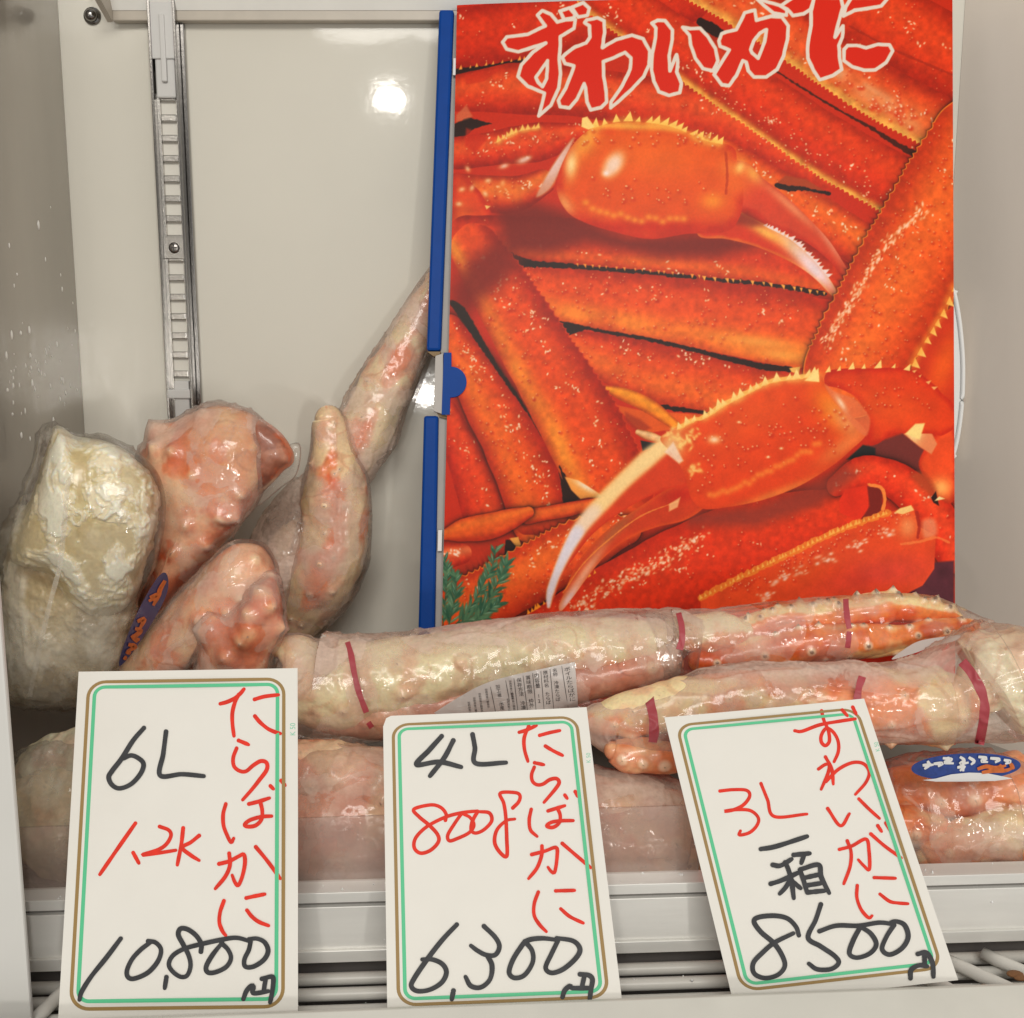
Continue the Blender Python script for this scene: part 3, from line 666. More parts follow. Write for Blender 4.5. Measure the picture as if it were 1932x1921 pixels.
for k in range(15):
    x0 = 1000 + k*48; q = ZA([(x0, 1390 + 120*math.sin(min(1, (x0 - 980)/500)*1.5) + r_.normal(0, 12))])[0]; blob(q[0], q[1], 7, 6, 0, (236, 134, 56), .85)
q = ZB([(210, 1160)])[0]; blob(q[0], q[1], 26, 20, .4, (232, 120, 60), .9); blob(q[0] + 10, q[1] - 2, 8, 12, .4, (246, 200, 130), .9)
q = ZB([(235, 1270)])[0]; blob(q[0], q[1], 26, 22, 0, (228, 100, 44), .85); q = ZB([(60, 1380)])[0]; blob(q[0], q[1], 22, 16, 0, (238, 134, 48), .9)
line(ZB([(150, 1050), (160, 1200), (150, 1330)]), 2.5, (176, 50, 20), 1, .7)
# ---- big leg at the right
leg(lg(ZD, [(1880, -640, 340), (1790, -480, 350), (1520, 0, 360), (1290, 400, 355), (1120, 700, 338), (1010, 900, 318)]), (212, 62, 26), (224, 80, 36), (232, 104, 48), v0=.1, nb=190, ns=20, seed=27,
    spine=1, both=True, spc=(236, 140, 60), amp=5, per=15, shadow=5, fringe=0)
rs = smooth_path(ZD([(1700, -520), (1560, -260), (1270, 10), (1100, 270), (960, 500), (830, 720)]), 90)
for p in rs[22:]:
    for _ in range(3): blob(p[0] + r_.normal(0, 5), p[1] + r_.normal(0, 6), r_.uniform(2, 6), r_.uniform(1.2, 2.6), 2.1 + r_.normal(0, .3), (250, 206, 186), r_.uniform(.3, .95), 1.4)
poly(ZD([(1720, 440), (1720, 1200), (1600, 1010), (1500, 930), (1420, 890), (1480, 770), (1560, 640), (1650, 500)]), (196, 48, 26), 2, light=[(*ZD([(1650, 850)])[0], 26, 70, .4, (226, 86, 32), .95)], tex=.06)
spikes(ZD([(1720, 330), (1640, 500), (1540, 670), (1480, 770), (1420, 890)]), 12, 22, (244, 196, 120), -1, 14, (238, 150, 70))
# ---- thin joints at the left, lower rows
poly(ZE([(140, 900), (300, 820), (560, 1000), (620, 1080), (560, 1120), (250, 1260), (140, 1240)]), (176, 44, 28), 3, tex=.12)
poly(ZE([(560, 965), (600, 968), (665, 1035), (610, 1090), (555, 1095)]), DK, jag=2)
poly(ZE([(590, 955), (650, 945), (670, 1000), (650, 1030)]), (236, 160, 90), 2)
leg(lg(ZE, [(700, 860, 70), (900, 830, 95), (1150, 760, 90)]), (180, 44, 22), (196, 54, 26), (204, 62, 30), seed=28)
leg(lg(ZE, [(710, 805, 50), (950, 765, 52), (1200, 715, 40)]), (196, 56, 24), (214, 78, 34), (222, 96, 44), seed=29, shadow=4)
leg(lg(ZE, [(150, 930, 40), (280, 900, 80), (520, 850, 85), (720, 775, 40)]), (196, 52, 22), (214, 80, 32), (224, 104, 44), seed=30, v0=-.5, shadow=4)
leg(lg(ZE, [(160, 1080, 90), (260, 1060, 70)]), (182, 36, 22), (206, 56, 34), (226, 120, 90), ns=8, seed=31)
leg(lg(ZE, [(100, 1480, 180), (500, 1330, 200), (850, 1140, 200), (1150, 980, 180), (1400, 900, 100)]), (206, 56, 22), (220, 74, 32), (230, 100, 44), nb=120, ns=40, seed=32, spine=-1, spc=(234, 132, 54), amp=5, per=14, shadow=6, nspec=-.5)
leg(lg(ZE, [(700, 1640, 120), (1150, 1440, 215), (1700, 1210, 290), (2300, 980, 300), (2800, 830, 220)]), (206, 46, 20), (214, 50, 22), (216, 56, 26), nb=50, ns=20, seed=33, shadow=8)
sp_ = smooth_path(ZE([(1040, 1440), (1200, 1340), (1400, 1240), (1600, 1140), (1780, 1020), (1920, 950)]), 60)
for p in sp_:
    for _ in range(4): blob(p[0] + r_.normal(0, 9), p[1] + r_.normal(0, 9), r_.uniform(1.4, 5), r_.uniform(1.2, 3), -.6 + r_.normal(0, .4), (250, 216, 196), r_.uniform(.2, .95), 1.4)
spikes(ZE([(1060, 1260), (1180, 1190)]), 5, 9, (236, 150, 60), -1, 15); spikes(ZE([(720, 1470), (820, 1410), (930, 1330)]), 7, 10, (238, 140, 44), -1, 16)
# right lower group
poly(ZF([(970, 160), (1200, 80), (1330, 180), (1330, 320), (1250, 380), (1080, 300)]), (116, 46, 50), 5)
poly(ZF([(860, 240), (960, 150), (1035, 170), (1035, 240)]), (42, 40, 38), 3)
leg([(*p[:2], w*.3125) for p, w in zip(ZF([(800, 400), (950, 320), (1120, 350), (1290, 470), (1430, 640), (1500, 840)]), (60, 100, 110, 120, 120, 90))], (206, 42, 20), (222, 52, 28), (228, 72, 44), nb=30, ns=16, seed=34, shadow=5)
poly(ZF([(820, 480), (850, 420), (1000, 390), (990, 560), (930, 610), (820, 560)]), (216, 46, 26), 3, tex=.1)
poly(ZF([(985, 400), (1070, 410), (1080, 540), (1040, 570), (950, 600), (1000, 520)]), (122, 30, 28), 3); line(ZF([(1000, 392), (1070, 410), (1092, 480), (1080, 540)]), 3, (236, 130, 70), 1)
poly(ZF([(1300, 240), (1400, 90), (1510, 40), (1510, 470), (1420, 475), (1370, 400), (1320, 330)]), (224, 74, 40), 2.5, tex=.16, sm=True, edge=(196, 48, 26), ew=10, light=[(*ZF([(1430, 410)])[0], 20, 18, 0, (240, 170, 110), .9)])
poly(ZF([(1250, 340), (1330, 320), (1400, 420), (1370, 460)]), (176, 70, 44), 9, alpha=.8, sm=True); poly(ZF([(1370, 470), (1400, 430), (1420, 520), (1385, 500)]), DK, 2)
poly(ZF([(1390, 490), (1420, 462), (1455, 476)]), (246, 220, 170), 1.5)
poly(ZF([(1380, 860), (1510, 850), (1510, 1160), (1150, 1160), (1250, 1030), (1340, 960)]), (88, 38, 54), 4, tex=.2)
pl = ZF([(-20, 1085), (280, 930), (560, 790), (850, 660), (1110, 560), (1262, 518), (1290, 640), (1400, 700), (1390, 900), (1320, 1000), (1200, 1060), (800, 1160), (-20, 1180)])
poly(pl, (220, 72, 38), 1.5, tex=.1, light=[(*ZF([(1000, 950)])[0], 130, 36, -.2, (216, 66, 62), .9), (*ZF([(600, 900)])[0], 60, 30, -.4, (226, 86, 50), .6)])
for _ in range(90):
    x0 = r_.uniform(150, 1240); y0 = 1010 - (x0 - 100)*.42 + abs(r_.normal(0, 55)); q = ZF([(x0, y0)])[0]; bump(q[0], q[1], r_.uniform(2.5, 4.5), (190, 40, 26), (252, 214, 190), .9)
for (x, y, rr) in ((450, 950, 60), (740, 830, 35), (560, 920, 40), (920, 750, 40), (1090, 680, 30), (380, 1060, 30)):
    for _ in range(12): q = ZF([(x + r_.normal(0, rr), y + r_.normal(0, rr*.5))])[0]; blob(q[0], q[1], r_.uniform(2, 6), r_.uniform(1.4, 3), -.4, (248, 206, 196), r_.uniform(.4, .95))
pt = ZF([(-20, 1075), (280, 920), (560, 785), (850, 652), (1110, 560)])
line(pt, 6, (232, 132, 56), 3.5, .8); spikes(pt, 6, 9, (242, 172, 96), -1, 17)
poly(ZF([(1150, 560), (1180, 535), (1250, 515), (1268, 545), (1200, 570)]), (242, 200, 140), 2)
q = ZF([(1230, 645)])[0]; blob(q[0], q[1], 18, 22, 0, (240, 150, 110), .8)
line(ZF([(1285, 560), (1300, 640), (1290, 710)]), 3, (160, 36, 28), 1, .8); poly(ZF([(1320, 610), (1390, 600), (1405, 690), (1330, 710)]), (234, 150, 130), 9, alpha=.7, sm=True)
line(ZF([(1190, 750), (1300, 735), (1400, 710), (1480, 740)]), 2.5, (236, 120, 76), 1.5, .8)
# ---- lower claw
shade(ZF([(-100, 560), (320, 520), (560, 420), (860, 270), (930, 330), (700, 520), (320, 650), (-100, 640)]), (140, 52, 50), .8, 16)
arm = curve(ZD([(830, 990), (870, 895), (1150, 880), (1420, 890), (1590, 1020), (1720, 1140), (1740, 1260), (1640, 1340), (1560, 1330), (1400, 1330), (1300, 1325), (1190, 1400), (1125, 1395), (1130, 1240), (1050, 1090), (930, 1020)]))
poly(ZD([(1370, 1330), (1450, 1265), (1530, 1260), (1600, 1400), (1560, 1470), (1480, 1420)]), (226, 130, 100), 3, light=[(*ZD([(1450, 1310)])[0], 14, 24, .3, (250, 226, 170), 1)])
poly(arm, (214, 58, 26), 1.5, edge=(190, 36, 20), ew=14, tex=.1, light=[(*ZD([(1250, 1150)])[0], 90, 40, .2, (224, 84, 38), .7)])
poly(ZD([(1380, 1330), (1450, 1262), (1515, 1258), (1480, 1370)]), (248, 214, 150), 3)
for _ in range(34):
    q = ZD([(r_.uniform(900, 1560), r_.uniform(930, 1200))])[0]; bump(q[0], q[1], r_.uniform(2.5, 4.5), (180, 34, 18), (250, 206, 180), .8)
spikes(ZD([(850, 900), (1010, 880), (1150, 875), (1290, 870), (1430, 895)]), 11, 22, (246, 206, 140), -1, 18); spikes(ZD([(1440, 900), (1540, 980), (1590, 1030)]), 6, 16, (240, 170, 120), -1, 19)
fing2 = curve(ZE([(1700, 600), (1800, 560), (1932, 620), (1940, 730), (1800, 830), (1600, 880), (1400, 960), (1250, 1080), (1150, 1195), (1040, 1345), (950, 1455), (930, 1420), (975, 1310), (1050, 1140), (1150, 1010), (1300, 870), (1500, 730)]))
poly(fing2, (198, 58, 32), 1.5, edge=(206, 70, 30), ew=8, tex=.08, light=[(*ZE([(1120, 1180)])[0], 60, 9, -.95, (230, 150, 130), 1), (*ZE([(1000, 1370)])[0], 34, 9, -.95, (240, 196, 190), 1), (*ZE([(1320, 900)])[0], 50, 10, -.75, (168, 90, 62), .8), (*ZE([(1760, 660)])[0], 34, 14, -.2, (186, 34, 20), .9)])
fing1 = curve(ZE([(1630, 280), (1500, 400), (1350, 545), (1200, 695), (1080, 830), (985, 990), (905, 1170), (855, 1330), (850, 1425), (866, 1442), (905, 1350), (950, 1220), (1040, 1080), (1160, 930), (1320, 800), (1500, 690), (1690, 610), (1810, 585), (1790, 430), (1720, 300)]))
poly(fing1, (206, 60, 34), 1.4, tex=.06, edge=(200, 50, 26), ew=5)
wb = smooth_path([p + (w,) for p, w in zip(ZE([(1690, 290), (1560, 390), (1380, 555), (1225, 715), (1100, 855), (1005, 1010), (925, 1180), (872, 1330), (862, 1425)]), (11, 13, 12, 12, 11, 9, 7, 6, 3))], 80)
for p in wb: blob(p[0], p[1], p[2]*1.25, p[2]*1.25, 0, (244, 216, 190) if p[1] > 960 else (246, 210, 160), .55, 2)
for p in wb[48:]: blob(p[0] - 1, p[1], p[2]*1.1, p[2]*1.1, 0, (226, 218, 226), .6, 2)
line(ZE([(1750, 700), (1500, 800), (1280, 960), (1100, 1130), (960, 1330)]), 1.2, (230, 130, 70), .8, .8)
palm2 = curve(ZE([(1630, 270), (1720, 200), (1850, 140)]) + ZD([(-10, 1225), (120, 1140), (300, 1040), (480, 970), (640, 950), (790, 930), (840, 1010), (950, 1150), (1080, 1270), (1110, 1340), (1010, 1440), (880, 1550), (650, 1690), (400, 1785), (150, 1835), (0, 1845)]) + ZE([(1850, 690), (1820, 600), (1790, 500), (1720, 380)]))
poly(palm2, (216, 64, 27), 1.5, edge=(206, 60, 26), ew=10, tex=.08, seed=8, light=[(*ZD([(300, 1200)])[0], 120, 50, -.5, (222, 80, 34), .8), (*ZD([(870, 1150)])[0], 26, 46, -.6, (236, 120, 30), .9),
    (*ZD([(970, 1240)])[0], 20, 40, -.7, (232, 150, 110), .8), (*ZD([(950, 1420)])[0], 50, 16, -.6, (228, 130, 84), .7), (*ZD([(500, 1740)])[0], 110, 9, -.36, (226, 120, 66), .8), (*ZE([(1700, 330)])[0], 24, 34, .4, (244, 196, 150), .9)])
poly(curve(ZD([(830, 990), (900, 1040), (1030, 1090), (1100, 1160), (1140, 1240), (1110, 1345), (1020, 1270), (930, 1150), (860, 1060)])), (222, 112, 84), 4, alpha=.8, light=[(*ZD([(940, 1120)])[0], 5, 16, -.6, (252, 226, 210), 1)])
pt = ZE([(1760, 190), (1850, 140)]) + ZD([(0, 1215), (130, 1130), (250, 1070), (360, 1010), (480, 965), (620, 945), (760, 930)])
line(pt, 4, (242, 180, 104), 1.5, .9); spikes(pt, 13, 19, (248, 216, 156), -1, 20, (244, 190, 120))
poly(ZD([(690, 965), (740, 925), (785, 880), (792, 975)]), (248, 214, 150), 2)
for _ in range(90):
    q = ZD([(r_.uniform(-50, 1000), 0)])[0]; x0 = r_.uniform(-100, 1000); y0 = 1480 - (x0)*.28 + r_.normal(0, 120); q = ZD([(x0, y0)])[0]
    if sdf(palm2, np.array([q[0]]), np.array([q[1]]))[0] > 8: bump(q[0], q[1], r_.uniform(3, 5.5), (184, 40, 18), (250, 206, 180), .9)
for k in range(26):
    x0 = 40 + k*30; q = ZD([(x0, 1770 - k*12 - (k/26)**2*70 + r_.normal(0, 10))])[0]; blob(q[0], q[1], 6, 5.5, 0, (236, 120, 58), .85)
for (x, y, rr) in ((70, 1370, 26), (240, 1250, 8), (530, 1430, 8), (440, 1490, 8)):
    q = ZD([(x, y)])[0]; blob(q[0], q[1], rr*z*1.6, rr*z, 0, (250, 220, 190), .9)
for (x, y) in ((1720, 250), (1850, 230), (1800, 300), (1840, 480)):
    for _ in range(10): q = ZE([(x + r_.normal(0, 26), y + r_.normal(0, 26))])[0]; blob(q[0], q[1], r_.uniform(3, 7), r_.uniform(2, 4), r_.uniform(0, 3), (246, 206, 140), .7)
poly(ZE([(1660, 360), (1720, 290), (1790, 420), (1760, 440)]), (242, 210, 190), 4, alpha=.85); poly(ZE([(1690, 720), (1770, 670), (1750, 740), (1690, 770)]), (240, 180, 140), 3, alpha=.85)
# ---- green sprig
def frond(pts, n, ln, seed):
    r = np.random.default_rng(seed); q = smooth_path(ZE(pts), 40); line(ZE(pts), 1.2, (60, 74, 50), .5)
    for _ in range(n):
        i = r.integers(2, 39); a = math.atan2(*(q[min(i+1, 39)] - q[i-1])[::-1]) + r.choice([-1, 1])*r.uniform(.3, .9)
        L_ = ln*r.uniform(.6, 1.2)*(1.1 - .4*i/39); c = q[i] + np.array([math.cos(a), math.sin(a)])*L_*.5
        g = r.uniform(0, 1); col = np.array([38, 84, 62])*(1 - g) + np.array([98, 136, 96])*g
        blob(c[0], c[1], L_*.5, 2.6, a, col, .95, 2.5)
        if r.random() < .35: blob(c[0], c[1] - 1, L_*.3, .9, a, (150, 184, 156), .7)
frond([(130, 1560), (150, 1350), (160, 1200), (140, 1090)], 70, 24, 1); frond([(170, 1560), (220, 1330), (215, 1200)], 60, 24, 2)
frond([(210, 1560), (330, 1420), (420, 1250), (470, 1150), (500, 1010)], 80, 24, 3); frond([(240, 1560), (400, 1440), (500, 1280), (580, 1110)], 90, 26, 4)
frond([(300, 1560), (420, 1470), (520, 1400)], 50, 24, 5)
# fine print grain
ART *= (1 + 0.035*(nz2(XX, YY, 3.0, 77, 2) - .5)*2)[..., None]
# ---- title lettering: red strokes with an off-white outline
TW, TR_ = (226, 212, 198), (206, 36, 18)
glyphs = [
 ([(132, 182), (150, 160), (240, 148), (316, 112), (283, 66), (303, 46), (340, 62), (368, 96), (402, 86), (446, 84), (440, 122), (381, 158), (380, 200), (376, 260), (382, 320), (374, 380), (340, 455), (288, 500), (304, 440), (312, 402), (240, 372), (198, 330), (212, 280), (262, 226), (318, 186), (262, 204), (200, 224), (150, 212)],
  [[(276, 334), (300, 298), (326, 262), (322, 340), (304, 374), (286, 356)]]),
 ([(378, 48), (420, 34), (445, 62), (440, 78), (398, 84)], []), ([(430, 32), (480, 12), (506, 36), (498, 66), (458, 74)], []),
 ([(402, 234), (446, 202), (492, 186), (508, 160), (506, 112), (486, 98), (496, 86), (540, 78), (570, 90), (572, 140), (562, 206), (620, 172), (690, 152), (738, 168), (766, 220), (764, 280), (740, 330), (690, 384), (640, 430), (598, 466), (600, 440), (650, 366), (682, 300), (686, 250), (660, 226), (612, 250), (566, 266), (568, 330), (578, 390), (580, 440), (556, 464), (512, 474), (496, 440), (490, 380), (484, 360), (452, 430), (420, 466), (380, 460), (372, 434), (404, 380), (436, 300), (440, 284), (402, 274), (388, 248)], []),
 ([(776, 100), (800, 88), (832, 90), (864, 130), (864, 170), (850, 240), (854, 306), (882, 236), (888, 270), (882, 310), (904, 360), (896, 400), (850, 412), (806, 396), (784, 350), (774, 300), (778, 230), (792, 160), (794, 122)], []),
 ([(908, 118), (940, 124), (984, 122), (1016, 156), (1050, 210), (1060, 262), (1040, 306), (996, 296), (962, 250), (944, 196), (938, 152)], []),
 ([(1064, 176), (1076, 146), (1098, 138), (1140, 128), (1160, 90), (1176, 56), (1220, 44), (1226, 88), (1290, 70), (1336, 74), (1364, 112), (1360, 170), (1344, 240), (1316, 300), (1270, 332), (1216, 332), (1192, 306), (1182, 268), (1168, 262), (1140, 326), (1108, 370), (1078, 366), (1044, 322), (1064, 290), (1110, 216), (1070, 200)],
  [[(1202, 214), (1216, 176), (1240, 144), (1270, 128), (1262, 180), (1234, 252), (1208, 228)]]),
 ([(1228, -6), (1280, 10), (1330, 24), (1358, 44), (1356, 66), (1300, 56), (1262, 26)], []),
 ([(1330, 26), (1360, 40), (1384, 68), (1430, 60), (1460, 40), (1476, -6), (1400, -20)], []),
 ([(1476, -10), (1590, -10), (1600, 30), (1582, 90), (1566, 160), (1600, 112), (1598, 160), (1582, 196), (1586, 250), (1594, 300), (1556, 326), (1500, 344), (1474, 306), (1448, 250), (1448, 190), (1462, 110), (1462, 50)], []),
 ([(1602, 70), (1612, 30), (1636, -10), (1796, -10), (1764, 26), (1700, 38), (1650, 44)], []),
 ([(1604, 214), (1620, 196), (1660, 196), (1700, 206), (1750, 192), (1800, 194), (1814, 220), (1786, 270), (1740, 302), (1690, 304), (1640, 288), (1604, 262)], [])]
tk = 1/1.725*.75469
for out, holes in glyphs:
    P = np.asarray(ZT(out)); w = win(P[:, 0].min(), P[:, 1].min(), P[:, 0].max(), P[:, 1].max(), 12)
    if w is None: continue
    d = sdf(P, XX[w], YY[w])
    for h in holes: d = np.minimum(d, -sdf(ZT(h), XX[w], YY[w]))
    d = d + (nz2(XX[w], YY[w], 12, 5, 2) - .5)*1.2
    ART[w] = mix(ART[w], np.array(TR_, float), np.clip(d/1.2 + .5, 0, 1))
    ART[w] = mix(ART[w], np.array(TW, float), np.clip((3.4 - np.abs(d))/1.2 + .5, 0, 1))
ART = np.clip(ART, 4, 250)

# ---- the carton itself
cTL, cBL, cBR = at(862, 8, 0.895), at(827, 1405, 0.785), at(1803, 1405, 0.770)
CP, CN = plane3(cTL, cBL, cBR)
def cov(px, py, off=0.0): return on_plane(px, py, CP, CN, off)
nx, ny = 940, 1130
ty = np.linspace(0, 1, ny)[:, None]; tx = np.linspace(0, 1, nx)[None]
LX = np.interp(np.linspace(8, 1405, ny), [8, 120, 300, 600, 1180, 1405], [862, 860, 856, 848, 833.5, 829])[:, None]
RXx = np.linspace(1797, 1803, ny)[:, None]
PX = LX*(1 - tx) + RXx*tx
PYt = 10 - 26*np.clip((PX - 862)/935, 0, 1)**0.8
PY = PYt*(1 - ty) + 1405*ty
gy = np.clip(PY - AY0, 0, AH - 1.01); gx = np.clip(PX - AX0, 0, AW - 1.01)
i0 = gy.astype(int); j0 = gx.astype(int); fy = (gy - i0)[..., None]; fx = (gx - j0)[..., None]
CC = (ART[i0, j0]*(1 - fx) + ART[i0, j0+1]*fx)*(1 - fy) + (ART[i0+1, j0]*(1 - fx) + ART[i0+1, j0+1]*fx)*fy
V = cov(PX, PY); ii = np.arange(ny - 1)[:, None]*nx + np.arange(nx - 1)[None]
Q = np.stack([ii + nx, ii + nx + 1, ii + 1, ii], -1)
LC = lin(CC.reshape(-1, 3))**1.05; sat = np.clip((LC[:, 0] - LC[:, 2])/np.maximum(LC[:, 0], .02)*1.6 - .6, 0, 1)[:, None]; LC = LC*(1 - sat + sat*np.array([1.12, 1.12, .60]))
M_print, nt, bs = node_mat('printed carton cover')
at_ = N(nt, 'ShaderNodeAttribute', attribute_name='col'); nt.links.new(at_.outputs['Color'], bs.inputs['Base Color'])
bs.inputs['Roughness'].default_value = 0.42; bs.inputs['Specular IOR Level'].default_value = 0.10
bs.inputs['Coat Weight'].default_value = 0.05; bs.inputs['Coat Roughness'].default_value = 0.22
tc = N(nt, 'ShaderNodeTexCoord'); mp = N(nt, 'ShaderNodeMapping'); mp.inputs['Scale'].default_value = (1, 1, 9); nt.links.new(tc.outputs['Object'], mp.inputs['Vector'])
nz = N(nt, 'ShaderNodeTexNoise', Scale=26.0, Detail=3.0); nt.links.new(mp.outputs['Vector'], nz.inputs['Vector'])
bp = N(nt, 'ShaderNodeBump', Strength=0.05, Distance=0.001); nt.links.new(nz.outputs['Fac'], bp.inputs['Height']); nt.links.new(bp.outputs['Normal'], bs.inputs['Coat Normal'])
carton = thing('crab_carton', 'tall carton printed with red crab legs and claws leaning on the back wall', 'box', tuple((cBL + cBR)/2))
link('printed_cover', mesh_np('printed_cover', V.reshape(-1, 3), Q, col=LC), M_print, carton)
# body behind the cover
back = -CN*0.0006
cor = [cov(863, 10, -.0006), cov(1796, -15, -.0006), cov(1802.5, 1404, -.0006), cov(830, 1404, -.0006)]
bm = bmesh.new(); add_prism(bm, cor, [q - CN*0.020 for q in cor]); link('carton_body', bm_mesh('carton_body', bm), simple('dark blue carton edge', (0.035, 0.035, 0.13), 0.45), carton)
def slab(name, px, off, th, m, parent, bevel=0.0008):
    f = [cov(a, b, off) for a, b in px]; bm = bmesh.new(); add_prism(bm, f, [q - CN*th for q in f], bevel); return link(name, bm_mesh(name, bm), m, parent)
slab('side_flap', [(828, 16), (856, 16), (831, 661), (804, 661)], -0.001, 0.009, M_blue, carton, 0.002)
slab('side_flap', [(799, 784), (826.5, 784), (816, 1404), (783, 1404)], -0.001, 0.009, M_blue, carton, 0.002)
slab('side_wall', [(853, 22), (863.5, 20), (849, 1404 - 735), (829, 669)], -0.006, 0.006, M_greycard, carton, 0.0003)
slab('side_wall', [(824, 786), (846, 786), (829, 1404), (812, 1404)], -0.006, 0.006, M_greycard, carton, 0.0003)
slab('tab_side', [(821.5, 672), (836, 667), (836, 782), (818, 776)], 0.0008, 0.006, simple('pale grey card', (0.47, 0.44, 0.41), 0.7), carton, 0.0003)
tb = [(837.5, 666), (852, 666), (852, 692.5)] + [(852 + 28.5*math.sin(a), 721.5 - 29*math.cos(a)) for a in np.linspace(0.02, math.pi - .02, 26)] + [(850, 750.5), (849, 783), (833.5, 783)]
slab('locking_tab', tb, 0.0016, 0.0012, M_blue, carton, 0.0002)
slab('cut_edge', [(805, 662.5), (831, 662.5), (829, 668), (818, 672)], -0.002, 0.006, M_brown, carton, 0.0002)
slab('cut_edge', [(823, 778), (845, 784), (845, 790), (828, 786)], -0.003, 0.004, M_brown, carton, 0.0002)
for (a, b) in (((857, 108), (863, 140)), ((828, 1000), (836, 1040))):
    slab('tape_tab', [(a[0] - 2, a[1]), (b[0] - 2, a[1]), (b[0] - 3, b[1]), (a[0] - 3, b[1])], -0.0015, 0.002, simple('white tape', (0.75, 0.73, 0.72), 0.4), carton, 0.0003)

# ---- white tray whose bowed edge shows right of the carton
YT = 0.893
oc = [(1796, 545), (1802, 560), (1810, 605), (1815.5, 660), (1817, 705), (1815, 760), (1808.5, 815), (1801, 850), (1794, 870), (1640, 880), (1500, 870), (1500, 545), (1640, 535)]
f = [at(a, b, YT) for a, b in curve(oc, 160)[:, :2]]
bm = bmesh.new(); add_prism(bm, f, [q + np.array([0, .006, 0]) for q in f], 0.001)
t = thing('foam_tray', 'white tray with a bowed rim peeking out behind the right edge of the carton', 'tray', tuple(np.mean(f, 0)))
link('tray_base', bm_mesh('tray_base', bm), M_foam, t)
link('rim', tube_mesh('rim', [at(a, b, YT - .001) for a, b in smooth_path(oc[:9], 50)[:, :2]], 0.0018), M_foam, t, True)
# ================================================================ handwritten price cards
def homog(sq, dst):
    A = []; b = []
    for (u, v), (x, y) in zip(sq, dst):
        A += [[u, v, 1, 0, 0, 0, -u*x, -v*x], [0, 0, 0, u, v, 1, -u*y, -v*y]]; b += [x, y]
    h = np.linalg.solve(np.array(A, float), np.array(b, float)); return np.append(h, 1).reshape(3, 3)
def hap(Hm, P):
    P = np.asarray(P, float); q = np.c_[P[:, :2], np.ones(len(P))] @ Hm.T; return q[:, :2]/q[:, 2:]
def rrect(l, t, r, b, rad, asp, n=9):
    """rounded rectangle in card units, rad in width units, asp = height/width"""
    o = []
    for cx, cy, a0 in ((r - rad, t + rad/asp, -90), (r - rad, b - rad/asp, 0), (l + rad, b - rad/asp, 90), (l + rad, t + rad/asp, 180)):
        for k in range(n):
            a = math.radians(a0 + 90*k/(n - 1)); o.append((cx + rad*math.cos(a), cy + rad/asp*math.sin(a)))
    return o
def stroke_mesh(name, strokes, wd, put, Nn, lift0):
    VV, QQ, TT = [], [], []; base = 0
    for si, st in enumerate(strokes):
        w = wd
        st, w = (st[0], st[1]) if isinstance(st, tuple) and isinstance(st[0], list) else (st, wd)
        n = max(8, int(sum(math.dist(a[:2], b[:2]) for a, b in zip(st, st[1:]))/2.2))
        q = smooth_path([p[:2] for p in st], n); T_ = np.gradient(q, axis=0); T_ /= np.maximum(np.hypot(*T_.T), 1e-6)[:, None]; Nr = np.stack([-T_[:, 1], T_[:, 0]], -1)
        s = np.linspace(0, 1, n); wv = w*(0.93 + 0.14*vnoise(np.stack([s*5 + si*3.3, s*0, s*0], -1), si))*(1 - 0.18*np.exp(-((1 - s)/.08)))
        wv[0] *= 1.03
        L_ = q + Nr*wv[:, None]*.5; R_ = q - Nr*wv[:, None]*.5
        lf = lift0 + si*2.2e-5 + s*5e-5
        m = 7; caps = []
        for end, sgn in ((0, -1), (n - 1, 1)):
            a = np.linspace(-90, 90, m)[1:-1]; d = np.array([q[end] + wv[end]*.5*(math.cos(math.radians(x))*T_[end]*sgn + math.sin(math.radians(x))*Nr[end]) for x in a]); caps.append(d)
        pts = np.vstack([L_, R_, caps[0], caps[1]]); lifts = np.r_[lf, lf, np.full(m - 2, lf[0]), np.full(m - 2, lf[-1])]
        v = put(pts[:, 0], pts[:, 1]) + Nn*lifts[:, None]
        VV.append(v); i = np.arange(n - 1)
        QQ.append(np.stack([i, i + 1, n + i + 1, n + i], -1) + base)
        for c, end in ((2*n, 0), (2*n + m - 2, n - 1)):
            ring = [n + end] + [c + k for k in range(m - 2)] + [end]
            for k in range(1, len(ring) - 1): TT.append([ring[0] + base, ring[k] + base, ring[k+1] + base])
        base += len(v)
    return mesh_np(name, np.vstack(VV), np.vstack(QQ), TT)
def text_mesh(body, size=1.0):
    c = bpy.data.curves.new('text', 'FONT'); c.body = body; c.size = size; c.align_x = 'CENTER'; c.align_y = 'CENTER'
    o = bpy.data.objects.new('text', c); COL.objects.link(o); bpy.context.view_layer.update()
    dg = bpy.context.evaluated_depsgraph_get(); me = bpy.data.meshes.new_from_object(o.evaluated_get(dg))
    bpy.data.objects.remove(o); return me
def text_on(name, body, org, ux, uy, put, m, parent):
    """text whose local x / y axes run along picture vectors ux / uy from org; put(px,py)->3d"""
    me = text_mesh(body); n = len(me.vertices)
    if n == 0: return None
    co = np.empty(n*3, np.float32); me.vertices.foreach_get('co', co); co = co.reshape(-1, 3)
    P = np.array(org) + co[:, :1]*np.array(ux) + co[:, 1:2]*np.array(uy)
    me.vertices.foreach_set('co', np.asarray(put(P[:, 0], P[:, 1]), np.float32).ravel()); me.materials.clear(); me.update(); me.name = name
    return link(name, me, m, parent)

